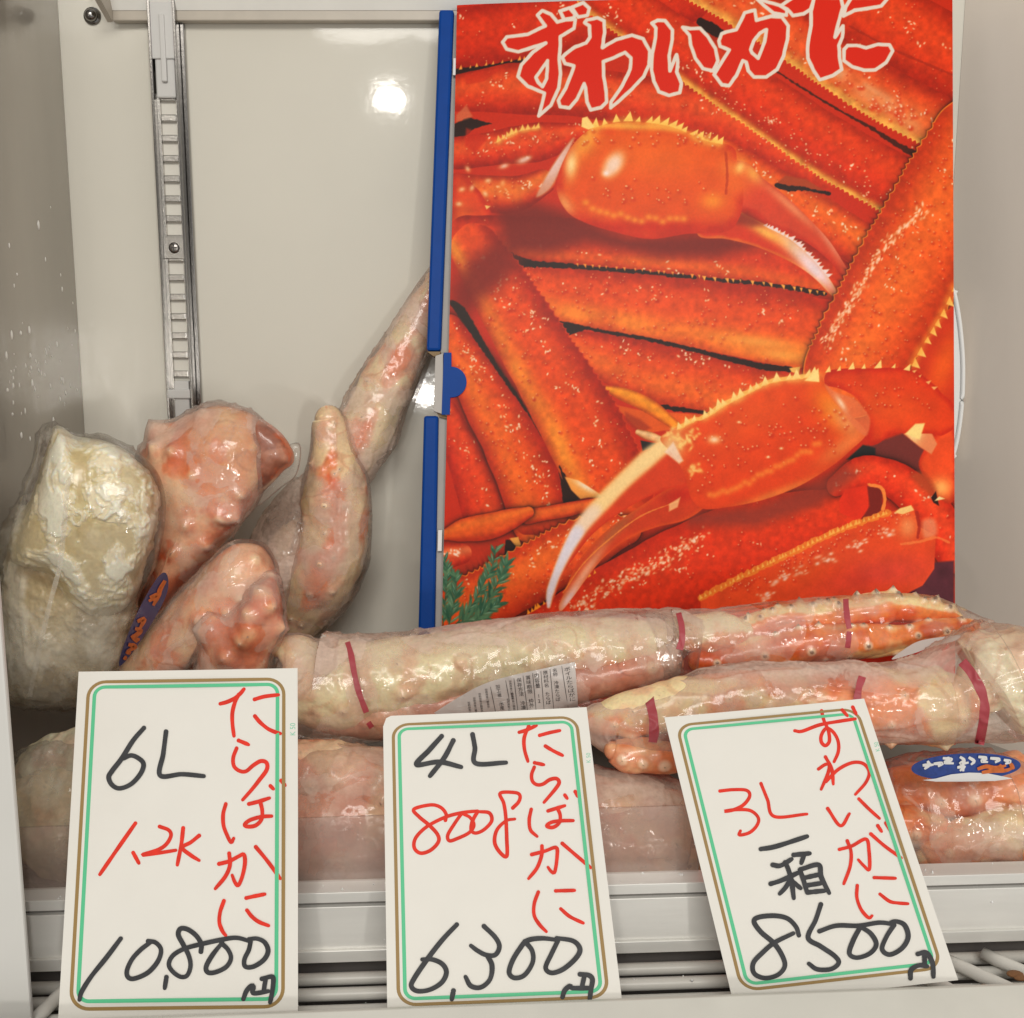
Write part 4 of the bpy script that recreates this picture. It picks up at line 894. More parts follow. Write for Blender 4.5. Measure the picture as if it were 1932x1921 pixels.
def card(label, corners, y0, ytop, red, black, k50, nred, nblk, inset_g=(.041, .028, .945, .978), inset_n=(.069, .044, .917, .958), wr=7.6, wb=9.0, cut=False, curl=.0022):
    TL, TR, BR, BL = corners
    p0, n = plane3(at(*BL, y0), at(*BR, y0 + (BR[0] - BL[0])/F*0.5*0.05), at(*TL, ytop))
    Hi = homog(corners, [(0, 0), (1, 0), (1, 1), (0, 1)])
    def put(px, py, off=0.0):
        px = np.asarray(px, float); py = np.asarray(py, float); w = Hi[2, 0]*px + Hi[2, 1]*py + Hi[2, 2]; u = (Hi[0, 0]*px + Hi[0, 1]*py + Hi[0, 2])/w; v = (Hi[1, 0]*px + Hi[1, 1]*py + Hi[1, 2])/w
        b = curl*((2*u - 1)**2*.5 + .8*np.clip(u - .5, 0, 1)*np.clip(.45 - v, 0, 1)*4 - .3)
        return on_plane(px, py, p0, n) + n*(b + off)[..., None]
    Hm = homog([(0, 0), (1, 0), (1, 1), (0, 1)], corners)
    root = thing('price_card', label, 'price card', tuple(put((BL[0] + BR[0])/2, (BL[1] + BR[1])/2)), 'handwritten price cards')
    ol = [TL, TR, BR, BL]
    if cut: ol = [(TL[0] + 12, TL[1] - 5), TR, BR, BL, (TL[0], TL[1] + 1)]
    g_ = 26; uu, vv = np.meshgrid(np.linspace(0, 1, g_), np.linspace(0, 1, g_)); q_ = hap(Hm, np.c_[uu.ravel(), vv.ravel()])
    if cut: q_[0] += (6, 4)
    a_ = put(q_[:, 0], q_[:, 1]); ii_ = np.arange(g_ - 1)[:, None]*g_ + np.arange(g_ - 1)[None]
    top_ = np.stack([ii_ + g_, ii_ + g_ + 1, ii_ + 1, ii_], -1).reshape(-1, 4); m_ = g_*g_
    rim_ = np.r_[np.arange(g_), np.arange(1, g_)*g_ + g_ - 1, (g_ - 1)*g_ + np.arange(g_ - 2, -1, -1), np.arange(g_ - 2, 0, -1)*g_]; rn_ = np.roll(rim_, -1)
    link('card_sheet', mesh_np('card_sheet', np.vstack([a_, a_ - n*.0005]), np.vstack([top_, top_[:, ::-1] + m_, np.stack([rim_, rn_, rn_ + m_, rim_ + m_], -1)])), M_paper, root)
    asp = 1.6
    for nm, ins, wdt, rad, m, off in (('border_line', inset_g, .0155, .085, M_gold, 6e-5), ('border_line', inset_n, .0165, .055, M_green, 6e-5)):
        o = hap(Hm, rrect(*ins, rad, asp)); i_ = hap(Hm, rrect(ins[0] + wdt, ins[1] + wdt/asp, ins[2] - wdt, ins[3] - wdt/asp, rad - wdt, asp))
        V = np.vstack([put(o[:, 0], o[:, 1], off), put(i_[:, 0], i_[:, 1], off)]); k = len(o); j = np.arange(k)
        link(nm, mesh_np(nm, V, np.stack([j, (j+1) % k, k + (j+1) % k, k + j], -1)), m, root)
    for nm, a, wd_, lf, m in (('name_writing', red[:nred], wr, 1.5e-4, M_redink), ('weight_writing', red[nred:], wr, 1.5e-4, M_redink),
                          ('size_writing', black[:nblk], wb, 6e-4, M_blackink), ('price_writing', black[nblk:-3], wb, 6e-4, M_blackink), ('yen_sign', black[-3:], wb, 8e-4, M_blackink)):
        link(nm, stroke_mesh(nm, a, wd_, put, n, lf), m, root)
    (ox, oy), (ex, ey) = k50; d = np.array([ex - ox, ey - oy]); up_ = np.array([d[1], -d[0]])
    text_on('stock_number', 'K 50', ((ox + ex)/2, (oy + ey)/2), d/2.0, up_/2.0*1.15, lambda a, b: put(a, b, 8e-5), M_paleprint, root)
    return root

red1 = [K1(s) for s in (
 [(893, 254), (930, 244), (968, 226), (1000, 200), (1020, 176)], [(992, 205), (972, 245), (958, 300), (958, 360), (966, 425)],
 [(1076, 231), (1130, 216), (1204, 207)], [(1078, 320), (1105, 352), (1145, 385), (1180, 402), (1214, 412)],
 [(991, 449), (1044, 471)], [(980, 490), (962, 540), (966, 585), (995, 610), (1030, 612), (1070, 580), (1110, 558), (1140, 568), (1140, 605), (1100, 660), (1060, 710), (1012, 764)],
 [(1160, 690), (1176, 706)], [(1218, 662), (1238, 687)],
 [(922, 786), (908, 840), (910, 900), (928, 950), (950, 990), (964, 968)],
 [(1045, 786), (1100, 772), (1155, 754)], [(1106, 775), (1116, 820), (1112, 868), (1080, 900), (1040, 906), (1022, 896), (1050, 872), (1110, 854), (1166, 850)],
 [(1082, 1014), (1145, 1090), (1212, 1181)], [(886, 1104), (940, 1090), (990, 1064), (1018, 1054), (1024, 1100), (1010, 1170), (988, 1218), (970, 1200), (956, 1164)], [(940, 1048), (944, 1110), (920, 1170), (866, 1236)],
 [(912, 1300), (892, 1360), (888, 1415), (904, 1460), (922, 1484)], [(1031, 1285), (1080, 1274), (1130, 1264)], [(1035, 1350), (1062, 1384), (1100, 1412), (1150, 1431)],
 [(442, 888), (350, 1020), (254, 1160)], [(430, 1045), (460, 1100)], [(570, 906), (618, 925), (630, 955), (605, 1000), (560, 1030), (480, 1056), (560, 1047), (656, 1032)],
 [(695, 914), (685, 1000), (664, 1110)], [(780, 954), (735, 990), (690, 1018), (735, 1058), (780, 1086)])]
blk1 = [K1(s) for s in (
 [(488, 382), (430, 450), (370, 545), (320, 610), (302, 645), (320, 685), (360, 703), (420, 680), (470, 625), (486, 575), (462, 545), (420, 528), (380, 545)], [(605, 402), (590, 520), (574, 634), (690, 628), (806, 638)],
 [(365, 1500), (290, 1600), (210, 1700), (160, 1780), (148, 1824)], [(510, 1514), (550, 1522), (578, 1560), (562, 1620), (510, 1680), (440, 1712), (405, 1706), (398, 1670), (425, 1610), (470, 1560), (525, 1518)],
 [(607, 1705), (598, 1764)], [(790, 1570), (792, 1530), (765, 1485), (720, 1452), (682, 1448), (670, 1480), (695, 1530), (725, 1590), (735, 1645), (718, 1695), (685, 1704), (645, 1680), (620, 1640), (640, 1592), (700, 1555), (790, 1530), (900, 1506), (980, 1496), (1055, 1515)],
 [(900, 1525), (935, 1560), (950, 1605), (925, 1650), (870, 1678), (828, 1680), (818, 1650), (850, 1590), (905, 1520)],
 [(1055, 1515), (1045, 1560), (1022, 1610), (1026, 1648), (1070, 1648), (1125, 1612), (1148, 1565), (1130, 1520), (1090, 1500), (1045, 1502)])] + [K1b(s) for s in (
 [(1470, 1080), (1490, 1030), (1520, 1000), (1532, 1008), (1530, 1045), (1622, 1032)], [(1582, 958), (1640, 944), (1652, 960), (1646, 1030), (1632, 1100)], [(1604, 965), (1592, 1040)])]
red2 = [K2(s) for s in (
 [(878, 217), (925, 203), (980, 177)], [(935, 180), (908, 250), (910, 320), (930, 390)], [(1000, 236), (1060, 220), (1120, 208)], [(1034, 300), (1080, 328), (1136, 356)],
 [(970, 399), (1025, 411)], [(968, 425), (952, 470), (958, 510), (985, 530), (1020, 526), (1060, 500), (1100, 494), (1116, 518), (1090, 560), (1026, 635)],
 [(1150, 592), (1164, 612)], [(1212, 572), (1226, 600)], [(950, 676), (938, 740), (946, 800), (985, 838)],
 [(1050, 686), (1150, 655)], [(1106, 670), (1122, 710), (1118, 755), (1080, 784), (1042, 776), (1070, 754), (1130, 745), (1200, 744)],
 [(1135, 880), (1210, 945), (1304, 1025)], [(953, 946), (1030, 926), (1098, 905), (1104, 960), (1090, 1050), (1070, 1048), (1050, 1022)], [(1014, 895), (1012, 950), (985, 1025), (934, 1090)],
 [(992, 1170), (968, 1240), (968, 1310), (1000, 1365), (1040, 1406)], [(1096, 1163), (1208, 1160)], [(1126, 1270), (1180, 1316), (1260, 1355)],
 [(438, 742), (442, 705), (410, 665), (350, 650), (250, 676), (280, 720), (340, 770), (390, 825), (396, 870), (350, 920), (290, 938), (252, 905), (262, 845), (330, 778), (440, 722), (540, 696), (630, 686)],
 [(535, 700), (490, 765), (452, 830), (462, 864), (510, 850), (580, 815), (608, 770), (585, 725), (545, 705)],
 [(630, 690), (600, 745), (592, 800), (620, 818), (670, 796), (714, 745), (700, 698), (640, 690)],
 [(840, 668), (876, 630), (882, 592), (850, 576), (765, 580), (786, 640), (798, 720), (804, 850), (804, 955), (765, 935), (732, 875), (745, 800), (800, 745), (852, 734)])]
blk2 = [K2(s) for s in (
 [(416, 240), (340, 325), (266, 410), (400, 394), (532, 424)], [(485, 266), (430, 370), (346, 478)], [(600, 230), (614, 310), (620, 402), (800, 398)],
 [(506, 1364), (420, 1455), (330, 1570), (255, 1680), (235, 1730), (270, 1760), (345, 1752), (415, 1710), (444, 1650), (420, 1600), (360, 1572), (300, 1572)], [(486, 1758), (476, 1810)],
 [(668, 1374), (735, 1440), (760, 1495), (735, 1545), (680, 1545), (630, 1520), (590, 1490)], [(690, 1552), (716, 1610), (704, 1690), (650, 1738), (590, 1730), (558, 1676)],
 [(912, 1465), (955, 1520), (958, 1590), (910, 1665), (850, 1682), (818, 1650), (838, 1580), (880, 1510), (925, 1460), (1010, 1446), (1110, 1456)], [(1108, 1462), (1070, 1540), (1036, 1620), (1070, 1652), (1140, 1630), (1215, 1565), (1240, 1510), (1200, 1462), (1100, 1444)],
 [(1136, 1796), (1150, 1755), (1182, 1730), (1196, 1742), (1300, 1742)], [(1240, 1660), (1290, 1665), (1314, 1690), (1306, 1750), (1298, 1808)], [(1266, 1672), (1252, 1735)])]
red3 = [K3(s) for s in (
 [(808, 249), (850, 252), (950, 216), (1060, 196), (1156, 182)], [(962, 134), (976, 190), (1002, 250), (1008, 310), (985, 336), (962, 315), (962, 275), (990, 236), (1030, 258), (1058, 310), (1060, 370), (1036, 430)], [(1080, 130), (1110, 164)], [(1140, 114), (1160, 154)],
 [(986, 402), (1022, 470), (1032, 560)], [(946, 472), (985, 446), (1008, 450), (1000, 500), (962, 590)], [(990, 545), (1060, 475), (1140, 436), (1205, 442), (1238, 490), (1220, 550), (1160, 620)],
 [(1000, 702), (1074, 802), (1126, 732)], [(1180, 646), (1240, 706), (1300, 760)],
 [(1068, 940), (1140, 920), (1222, 880), (1240, 950), (1242, 1056), (1210, 1035), (1178, 1000)], [(1114, 890), (1136, 955), (1130, 1040), (1094, 1140)], [(1250, 850), (1330, 920), (1426, 990)], [(1290, 802), (1312, 836)], [(1336, 786), (1364, 832)],
 [(1172, 1150), (1170, 1220), (1195, 1290), (1238, 1338), (1258, 1326)], [(1270, 1104), (1392, 1108)], [(1304, 1200), (1360, 1242), (1410, 1252), (1466, 1256)],
 [(372, 600), (450, 592), (528, 596), (546, 630), (510, 680), (450, 710), (398, 718), (470, 708), (550, 714), (596, 755), (588, 800), (545, 842), (485, 856), (492, 832)], [(612, 556), (650, 650), (690, 748), (880, 734)])]
blk3 = [K3(s) for s in (
 [(610, 938), (700, 922), (880, 864)], [(802, 972), (895, 963)], [(862, 972), (846, 1020)], [(680, 1030), (725, 1034), (790, 996)], [(668, 1140), (730, 1120), (840, 1070)], [(752, 1015), (772, 1060), (790, 1130), (802, 1224)], [(784, 1112), (755, 1160), (720, 1198)], [(792, 1124), (842, 1166)],
 [(838, 1058), (862, 1130), (880, 1192)], [(842, 1056), (946, 1030), (962, 1100), (1008, 1194)], [(862, 1106), (950, 1086)], [(874, 1150), (965, 1136)], [(882, 1190), (985, 1180)],
 [(832, 1440), (815, 1390), (765, 1342), (690, 1326), (600, 1334), (570, 1360), (610, 1420), (690, 1490), (740, 1570), (748, 1625), (705, 1672), (630, 1688), (570, 1660), (566, 1600), (620, 1540), (690, 1482), (800, 1428)],
 [(960, 1260), (930, 1350), (886, 1454), (960, 1505), (1040, 1560), (1064, 1600), (1020, 1636), (940, 1638), (890, 1605)], [(952, 1416), (1050, 1384), (1180, 1384), (1300, 1366), (1384, 1376)],
 [(1190, 1390), (1148, 1470), (1126, 1545), (1170, 1570), (1245, 1545), (1282, 1492), (1250, 1430), (1190, 1390)], [(1384, 1380), (1340, 1450), (1316, 1520), (1360, 1552), (1430, 1515), (1466, 1450), (1445, 1380), (1390, 1358), (1350, 1372)],
 [(1480, 1690), (1484, 1640), (1530, 1614), (1576, 1620)], [(1522, 1548), (1570, 1540), (1606, 1600), (1612, 1680)], [(1560, 1556), (1562, 1612)])]
card('white price card reading 6L 1.2K 10,800 yen, leftmost of the three', [K1([p])[0] for p in ((143, 84), (1306, 66), (1306, 1914), (34, 1930))], 0.500, 0.566, red1, blk1,
     (K1([(1281, 425)])[0], K1([(1281, 355)])[0]), 17, 2)
card('white price card reading 4L 800g 6,300 yen, between the other two cards', [K2([p])[0] for p in ((66, 121), (1278, 70), (1496, 1860), (92, 1915))], 0.503, 0.578, red2, blk2,
     (K2([(1292, 402)])[0], K2([(1290, 340)])[0]), 16, 3, inset_g=(.041, .030, .952, .972), inset_n=(.069, .047, .925, .955), wr=7.0, wb=9.4, cut=True)
card('white price card tilted to the left reading 3L one box 8500 yen', [K3([p])[0] for p in ((48, 172), (1205, 65), (1757, 1700), (454, 1850))], 0.520, 0.592, red3, blk3,
     (K3([(1290, 372)])[0], K3([(1276, 315)])[0]), 16, 13, inset_g=(.043, .030, .955, .962), inset_n=(.071, .048, .928, .945), wr=6.6, wb=9.2)
# ================================================================ frozen crab in clear bags
FWD = np.array([0, cP, -sP])
def crab_mat():
    m, nt, b = node_mat('cooked crab shell'); L = nt.links
    a = N(nt, 'ShaderNodeAttribute', attribute_name='col')
    tc = N(nt, 'ShaderNodeTexCoord')
    n1 = N(nt, 'ShaderNodeTexNoise', Scale=420.0, Detail=4.0); L.new(tc.outputs['Object'], n1.inputs['Vector'])
    mr = N(nt, 'ShaderNodeMapRange'); mr.inputs['To Min'].default_value = 0.92; mr.inputs['To Max'].default_value = 1.12
    mr.inputs['From Min'].default_value = 0.3; mr.inputs['From Max'].default_value = 0.7; L.new(n1.outputs['Fac'], mr.inputs['Value'])
    mx = N(nt, 'ShaderNodeVectorMath', operation='SCALE'); L.new(a.outputs['Color'], mx.inputs[0]); L.new(mr.outputs['Result'], mx.inputs['Scale'])
    L.new(mx.outputs['Vector'], b.inputs['Base Color'])
    b.inputs['Roughness'].default_value = 0.42
    b.inputs['Subsurface Weight'].default_value = 0.22; b.inputs['Subsurface Radius'].default_value = (1.0, 0.45, 0.25); b.inputs['Subsurface Scale'].default_value = 0.004
    bp = N(nt, 'ShaderNodeBump', Strength=0.10, Distance=0.0008); L.new(n1.outputs['Fac'], bp.inputs['Height']); L.new(bp.outputs['Normal'], b.inputs['Normal'])
    n2 = N(nt, 'ShaderNodeTexNoise', Scale=55.0, Detail=2.0, Distortion=0.8); L.new(tc.outputs['Object'], n2.inputs['Vector'])
    b2 = N(nt, 'ShaderNodeBump', Strength=0.35, Distance=0.002); L.new(n2.outputs['Fac'], b2.inputs['Height']); L.new(b2.outputs['Normal'], b.inputs['Coat Normal'])
    b.inputs['Coat Weight'].default_value = 0.55; b.inputs['Coat Roughness'].default_value = 0.12
    return m
def film_mat(name, hcol, wr=0.5, scale=95.0, hz=1.0, rough=0.075, patchy=0.20):
    m = bpy.data.materials.new(name); m.use_nodes = True; nt = m.node_tree; L = nt.links
    nt.nodes.remove(nt.nodes['Principled BSDF']); out = nt.nodes['Material Output']
    tc = N(nt, 'ShaderNodeTexCoord'); a = N(nt, 'ShaderNodeAttribute', attribute_name='haze')
    nz = N(nt, 'ShaderNodeTexNoise', Scale=scale, Detail=4.0, Distortion=2.2); nz.noise_type = 'RIDGED_MULTIFRACTAL'
    L.new(tc.outputs['Object'], nz.inputs['Vector'])
    nf = N(nt, 'ShaderNodeTexNoise', Scale=scale*0.42, Detail=3.0, Distortion=1.0); L.new(tc.outputs['Object'], nf.inputs['Vector'])
    ad = N(nt, 'ShaderNodeMath', operation='MULTIPLY_ADD'); ad.inputs[1].default_value = 0.35; L.new(nz.outputs['Fac'], ad.inputs[0]); L.new(nf.outputs['Fac'], ad.inputs[2])
    nt3 = N(nt, 'ShaderNodeTexNoise', Scale=260.0, Detail=2.0); L.new(tc.outputs['Object'], nt3.inputs['Vector'])
    ad2 = N(nt, 'ShaderNodeMath', operation='MULTIPLY_ADD'); ad2.inputs[1].default_value = 0.09; L.new(nt3.outputs['Fac'], ad2.inputs[0]); L.new(ad.outputs['Value'], ad2.inputs[2]); ad = ad2
    bp = N(nt, 'ShaderNodeBump', Strength=wr, Distance=0.0022); L.new(ad.outputs['Value'], bp.inputs['Height'])
    tr = N(nt, 'ShaderNodeBsdfTransparent'); tr.inputs['Color'].default_value = (0.97, 0.95, 0.94, 1)
    df = N(nt, 'ShaderNodeBsdfDiffuse'); df.inputs['Color'].default_value = (*hcol, 1); L.new(bp.outputs['Normal'], df.inputs['Normal'])
    gl = N(nt, 'ShaderNodeBsdfGlossy', Roughness=rough); L.new(bp.outputs['Normal'], gl.inputs['Normal'])
    lw = N(nt, 'ShaderNodeLayerWeight', Blend=0.18); L.new(bp.outputs['Normal'], lw.inputs['Normal'])
    n3 = N(nt, 'ShaderNodeTexNoise', Scale=330.0, Detail=3.0); L.new(tc.outputs['Object'], n3.inputs['Vector'])
    h1 = N(nt, 'ShaderNodeMath', operation='MULTIPLY'); L.new(a.outputs['Fac'], h1.inputs[0])
    mr = N(nt, 'ShaderNodeMapRange'); mr.inputs['From Min'].default_value = .3; mr.inputs['From Max'].default_value = .7; mr.inputs['To Min'].default_value = .75*hz; mr.inputs['To Max'].default_value = 1.2*hz
    L.new(n3.outputs['Fac'], mr.inputs['Value']); L.new(mr.outputs['Result'], h1.inputs[1])
    n4 = N(nt, 'ShaderNodeTexNoise', Scale=26.0, Detail=4.0, Distortion=0.7); L.new(tc.outputs['Object'], n4.inputs['Vector'])
    m4 = N(nt, 'ShaderNodeMapRange'); m4.inputs['From Min'].default_value = .515; m4.inputs['From Max'].default_value = .53; m4.inputs['To Min'].default_value = 0.0; m4.inputs['To Max'].default_value = patchy; L.new(n4.outputs['Fac'], m4.inputs['Value'])
    h2 = N(nt, 'ShaderNodeMath', operation='ADD'); L.new(h1.outputs['Value'], h2.inputs[0]); L.new(m4.outputs['Result'], h2.inputs[1]); h1 = h2
    m1 = N(nt, 'ShaderNodeMixShader'); L.new(h1.outputs['Value'], m1.inputs['Fac']); L.new(tr.outputs[0], m1.inputs[1]); L.new(df.outputs[0], m1.inputs[2])
    fs = N(nt, 'ShaderNodeMath', operation='MULTIPLY_ADD'); fs.inputs[1].default_value = 0.55; fs.inputs[2].default_value = 0.022; L.new(lw.outputs['Fresnel'], fs.inputs[0])
    m2 = N(nt, 'ShaderNodeMixShader'); L.new(fs.outputs['Value'], m2.inputs['Fac']); L.new(m1.outputs[0], m2.inputs[1]); L.new(gl.outputs[0], m2.inputs[2])
    L.new(m2.outputs[0], out.inputs['Surface']); return m
M_crab = crab_mat()
M_film = film_mat('vacuum film', (0.80, 0.62, 0.51), wr=0.50, scale=48.0)
M_clearbag = film_mat('loose clear bag', (0.74, 0.70, 0.60), wr=0.5, scale=34.0, patchy=0.08)
CREAM, PALE, ORANGE, DEEP, PINK, OLIVE, WHITE = (lin(c) for c in ((226, 206, 164), (234, 220, 190), (226, 128, 74), (200, 84, 40), (206, 146, 120), (176, 152, 104), (240, 234, 214)))

def sweep(path, y, R=150, Nn=96):
    """path rows (px, py, r_px[, y]) -> centres, radii, ring grid, normals"""
    P = np.array([tuple(p[:3]) + ((p[3],) if len(p) > 3 else (y,)) for p in path], float)
    q = smooth_path(P, R); C = at(q[:, 0], q[:, 1], q[:, 3]); r = np.maximum(q[:, 2], 0.5)*((C - CAM) @ FWD)/F
    T = np.gradient(C, axis=0); T /= np.linalg.norm(T, axis=1)[:, None]
    A = CAM - C; A -= T*np.sum(A*T, 1)[:, None]; A /= np.linalg.norm(A, axis=1)[:, None]; B = np.cross(T, A)
    sl = np.r_[0, np.cumsum(np.linalg.norm(np.diff(C, axis=0), axis=1))]
    for s_, re in ((sl, r[int(.035*R)]*1.1), (sl[-1] - sl, r[-1 - int(.03*R)])):
        re = re*.9; r = np.where(s_ < re, np.minimum(r, np.sqrt(np.maximum(2*s_*re - s_*s_, (re*.06)**2))), r)
    ph = np.arange(Nn)/Nn*2*math.pi
    D = np.cos(ph)[None, :, None]*A[:, None] + np.sin(ph)[None, :, None]*B[:, None]
    # round the ends
    V = C[:, None] + r[:, None, None]*D
    return C, r, V, D, ph
def normals(V):
    du = np.gradient(V, axis=0); dv = (np.roll(V, -1, 1) - np.roll(V, 1, 1)); n = np.cross(du, dv); n /= np.maximum(np.linalg.norm(n, axis=-1), 1e-12)[..., None]; return n
def spine_pts(V, rows, seed, u0=0.04, u1=0.96):
    """rows: (phi degrees, count, height, width) -> list of positions"""
    r = np.random.default_rng(seed); R, Nn = V.shape[:2]; out = []
    for ph, cnt, h, w in rows:
        for k in range(cnt):
            u = u0 + (u1 - u0)*(k + r.uniform(.2, .8))/cnt; j = int(round(((ph + r.normal(0, 7)) % 360)/360*Nn)) % Nn
            out.append((V[int(u*(R-1)), j], h*r.uniform(.6, 1.3), w*r.uniform(.8, 1.2)))
    return out
def crab_leg(parent, path, y, seed, rows=(), cream=0.5, up_orange=0.0, lump=0.0016, name='crab_leg', R=170, Nn=110, pal=(CREAM, ORANGE, DEEP), ridge=0.0, ends=None, label=None, flat=None, bias=None):
    C, r, V, D, ph = sweep(path, y, R, Nn)
    rr = r[:, None]
    base = V.copy()
    d = lump*2*(fbm(base, 45, seed, 3) - .5) + 0.0005*2*(fbm(base, 130, seed + 7, 2) - .5)
    if ridge: d = d + ridge*(ridged(base, 70, seed + 3, 2) - .6)
    d = d*np.clip(rr/0.016, .25, 1.3)
    sp = spine_pts(base, rows, seed); tip = np.zeros(V.shape[:2]); ringm = np.zeros(V.shape[:2]); halo = np.zeros(V.shape[:2])
    for c, h, w in sp:
        k = np.linalg.norm(base - c, axis=-1); f = np.clip(1 - k/w, 0, 1); d = d + h*f**1.7
        halo = np.maximum(halo, sstep(.35, .95, 1 - k/(w*1.9)))
        tip = np.maximum(tip, sstep(*((.68, .85) if name == 'claw' else (.90, .99)), f)); ringm = np.maximum(ringm, sstep(.25, .7, f))
    V = V + D*d[..., None]
    u = np.linspace(0, 1, R)[:, None]*np.ones((1, Nn)); sn = np.sin(ph)[None]
    m = fbm(base, 38, seed + 11, 4) + (1 - cream - .5)*.45 + up_orange*.35*sn
    if bias is not None: m = m + bias(u, sn)
    col = mix(pal[0], pal[1], sstep(.44, .60, m)); col = mix(col, pal[2], sstep(.62, .80, m + .25*(fbm(base, 120, seed + 13, 2) - .5)))
    col = mix(col, PINK, .45*sstep(.5, .7, fbm(base, 60, seed + 17, 3)))
    col = mix(col, pal[1]*.92, .45*halo); col = mix(col, PALE, (.75 if name == 'claw' else .5)*ringm); col = mix(col, lin((92, 70, 58)), tip*.85)
    sp2 = fbm(base, 700, seed + 19, 1); col = mix(col, lin((120, 96, 76)), .5*sstep(.90, .97, sp2))
    cre = sstep(.90, .97, 1 - np.abs(2*vnoise((base + .008*(fbm(base, 60, seed + 23, 2) - .5)[..., None])*62., seed + 24) - 1))*sstep(.42, .58, fbm(base, 24, seed + 25, 2)); col = mix(col, col*np.array([.62, .48, .40]), .55*cre)
    col = np.clip(col*1.22, 0, .92)
    me = grid_mesh(name, V, col.reshape(-1, 3))
    o = link(name, me, M_crab, parent, True)
    if label: o['label'] = label
    return o
def wrap(parent, path, y, seed, haze=0.35, hvar=0.35, wrk=0.0010, mat=None, R=190, Nn=120, name='plastic_wrap', bulge=0.0015, hfun=None, lift=0.0):
    C, r, V, D, ph = sweep(path, y, R, Nn); base = V.copy()
    d = bulge*2*(fbm(base, 22, seed, 2) - .5) + wrk*(ridged(base, 75, seed + 3, 3) - .55) + lift
    PH = np.stack([np.cumsum(np.r_[0, np.linalg.norm(np.diff(C, axis=0), axis=1)])[:, None]*np.ones((1, Nn)), r[:, None]*np.sin(ph)[None], r[:, None]*np.cos(ph)[None]], -1)
    warp = .012*(fbm(base, 30, seed + 8, 2) - .5)
    cr1 = np.clip(1 - np.abs(2*vnoise((PH + warp[..., None])*np.array([30., 110., 110.]), seed + 9) - 1), 0, 1)**9
    cr2 = np.clip(1 - np.abs(2*vnoise((PH - warp[..., None])*np.array([120., 34., 34.]) + 5, seed + 10) - 1), 0, 1)**9
    msk = sstep(.46, .60, fbm(base, 20, seed + 12, 2))
    d = d + .0013*cr1*msk + .0011*cr2*(1 - msk)*sstep(.4, .55, fbm(base, 26, seed + 14, 2))
    V = V + D*(d*np.clip(r[:, None]/0.02, .2, 1.2))[..., None]
    hz = haze + hvar*2*(fbm(base, 42, seed + 5, 4) - .5)*1.4
    if hfun is not None: hz = hz + hfun(np.linspace(0, 1, R)[:, None], np.sin(ph)[None])
    hz = np.clip(hz, 0.02, .95)
    o = link(name, grid_mesh(name, V, attrs={'haze': hz}), mat or M_film, parent, True); return o
def star_blob(outline, centre, y, tf, tb, seed, R=90, Nn=220, p=0.62):
    """closed body inflated from a traced outline; tf / tb = depth towards / away from the viewer"""
    P = curve(outline)[:, :2]; a = np.unwrap(np.arctan2(P[:, 1] - centre[1], P[:, 0] - centre[0])); rad = np.hypot(P[:, 0] - centre[0], P[:, 1] - centre[1])
    th = np.arange(Nn)/Nn*2*math.pi; o = np.argsort(a % (2*math.pi)); rr = np.interp(th, (a % (2*math.pi))[o], rad[o], period=2*math.pi)
    hs = np.linspace(.010, 1, R//2); s = np.r_[hs, hs[::-1][1:]]; R = len(s); al = np.arcsin(np.clip(s**(1/p), 0, 1)); al = np.r_[al[:R//2 + 1], math.pi - al[R//2 + 1:]]; dz = np.cos(al); dz = np.sign(dz)*np.abs(dz)**0.9
    px = centre[0] + s[:, None]*rr[None]*np.cos(th)[None]; py = centre[1] + s[:, None]*rr[None]*np.sin(th)[None]
    V = at(px, py, y); vd = (CAM - V); vd /= np.linalg.norm(vd, axis=-1)[..., None]
    V = V + vd*np.where(dz > 0, tf*dz, tb*dz)[:, None, None]
    n = normals(V); c = V.mean((0, 1)); n = n*np.sign(np.sum(n*(V - c)))
    return V, n
